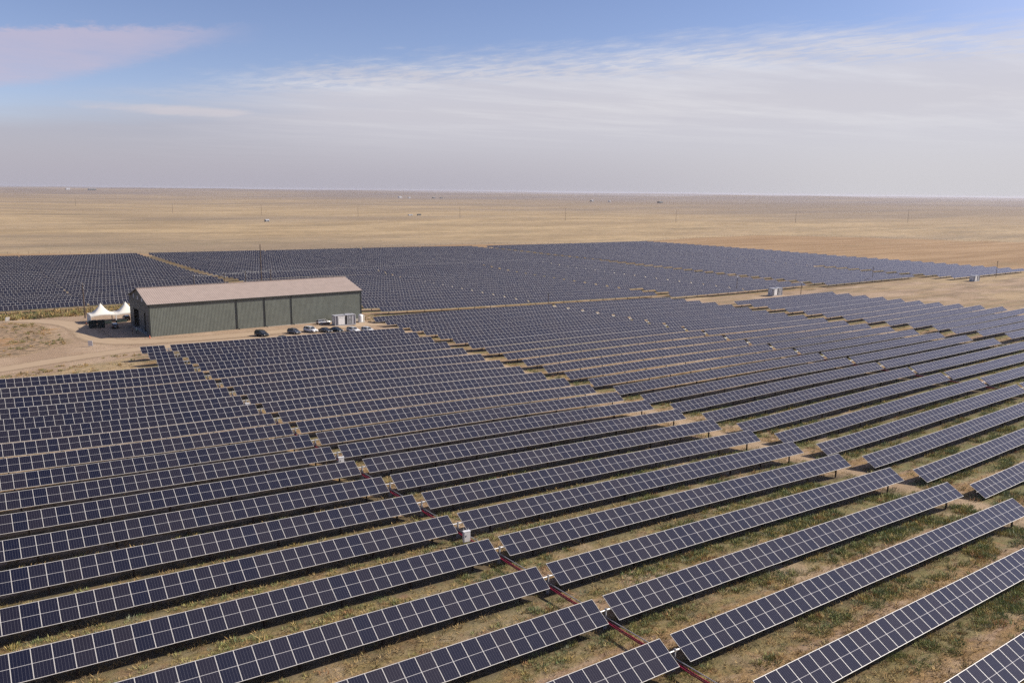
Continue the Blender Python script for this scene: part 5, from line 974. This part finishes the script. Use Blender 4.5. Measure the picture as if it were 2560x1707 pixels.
def weeds():
    n = 520000; x = rng.uniform(-10, 290, n); y = rng.uniform(8, 215, n)
    keep = rng.uniform(0, 1, n) < np.clip(70.0 / np.hypot(x, y), 0.12, 1) ** 1.5; x, y = x[keep], y[keep]
    z = gz(x, y); k = visible_mask(x, y, z); x, y, z = x[k], y[k], z[k]
    ph = ((y - (Y20 - 40 * PITCH)) / PITCH) % 1.0 + .10 * (fbm(x / 4, y / 4, 91, 2) - .5)
    strip = smooth(.52, .66, ph) * smooth(.99, .86, ph); clump = smooth(.40, .62, fbm(x / 5.5, y / 2.2, 95, 3)); big = smooth(.30, .60, fbm(x / 38, y / 22, 99, 3)); gr = smooth(10, 130, x) * smooth(230, 70, y)
    pw = strip * clump * (.30 + .70 * gr) + .12 * clump * big * gr + .55 * (ph > .80) * (ph < .97) * gr * clump
    bare = (np.abs(x - 118.7) < 1.6)
    u = rng.uniform(0, 1, len(x)); w_ = (u < pw * .85) & ~bare
    col3 = np.array([(.150, .165, .066), (.115, .145, .066), (.21, .195, .075), (.30, .225, .085), (.27, .15, .075), (.165, .175, .115)]) * 1.5
    idx = rng.choice(6, w_.sum(), p=[.30, .22, .22, .14, .05, .07])
    sz = rng.uniform(.22, .70, w_.sum()) * (.7 + .4 * gr[w_])
    o = tufts('green_weeds', np.stack([x[w_], y[w_], z[w_]], -1), sz, col3[idx], 40, .95, .45, .065); tag(o, 'green and olive weeds growing in strips along the panel rows', 'weeds', None, 'stuff')
    dry = (u >= pw * .85) & ~bare & (rng.uniform(0, 1, len(x)) < .10 + .38 * smooth(.36, .58, fbm(x / 7, y / 3.2, 105, 3)))
    cold = np.array([(.44, .31, .14), (.36, .24, .10), (.22, .15, .075), (.26, .21, .09), (.12, .08, .04)]); idx = rng.choice(5, dry.sum(), p=[.30, .24, .18, .14, .14])
    o = tufts('dry_grass', np.stack([x[dry], y[dry], z[dry]], -1), rng.uniform(.22, .60, dry.sum()), cold[idx], 12, .7, .9, .07); tag(o, 'dry yellow grass between the panel rows', 'grass', None, 'stuff')
    print('tufts', w_.sum(), dry.sum())
weeds()
def scrub():
    n = 15000; x = rng.uniform(8, 140, n); y = rng.uniform(196, 330, n); z = gz(x, y)
    a = (y > 311) & (y < 327.5) & (x < 66); b = (y > 196 - .0 * x) & (y < 206 + .55 * x) & (x < 46) & (y < 226) & (y > 189 + .55 * x) ; c_ = (y > 219) & (y < 224) & (x > 46) & (x < 126); d = inpoly(x, y, ISLAND)
    e = (x > 121) & (y > 247.5) & (y < 261)
    k = (a & (rng.uniform(0, 1, n) < .9)) | (b & (fbm(x / 4, y / 4, 121, 2) > .52)) | (c_ & (rng.uniform(0, 1, n) < .5)) | (d & (fbm(x / 3.5, y / 3.5, 111, 3) > .56)) | (e & (rng.uniform(0, 1, n) < .7))
    x, y, z = x[k], y[k], z[k]; cols = np.array([(.14, .15, .06), (.24, .21, .08), (.33, .21, .08), (.19, .145, .08), (.38, .27, .13)]); idx = rng.choice(5, len(x), p=[.13, .26, .20, .17, .24])
    big = (y > 311)
    o = tufts('roadside_scrub', np.stack([x, y, z], -1), np.where(big, rng.uniform(.6, 1.7, len(x)), rng.uniform(.25, .7, len(x))), cols[idx], 30, .7, .45, .09); tag(o, 'low scrub and dead weeds along the yard edges', 'scrub', None, 'stuff')
scrub()

# ------------------------------------------------------------------ far air
def haze():
    b_ = MB(); b_.box((6000, 9000, 6.5), (42000, 38000, 79)); mm = bpy.data.materials.new('haze_air'); mm.use_nodes = True; nt = mm.node_tree; nt.nodes.clear()
    o_ = nt.nodes.new('ShaderNodeOutputMaterial'); v = nt.nodes.new('ShaderNodeVolumePrincipled'); v.inputs['Density'].default_value = HAZE_DENSITY; v.inputs['Color'].default_value = (.82, .80, .87, 1); v.inputs['Anisotropy'].default_value = .2
    nt.links.new(v.outputs[0], o_.inputs['Volume']); mm.cycles.volume_sampling = 'DISTANCE'; o = b_.build('haze', mm); tag(o, None, None, kind='stuff')
HAZE_DENSITY = 4.5e-5
haze()
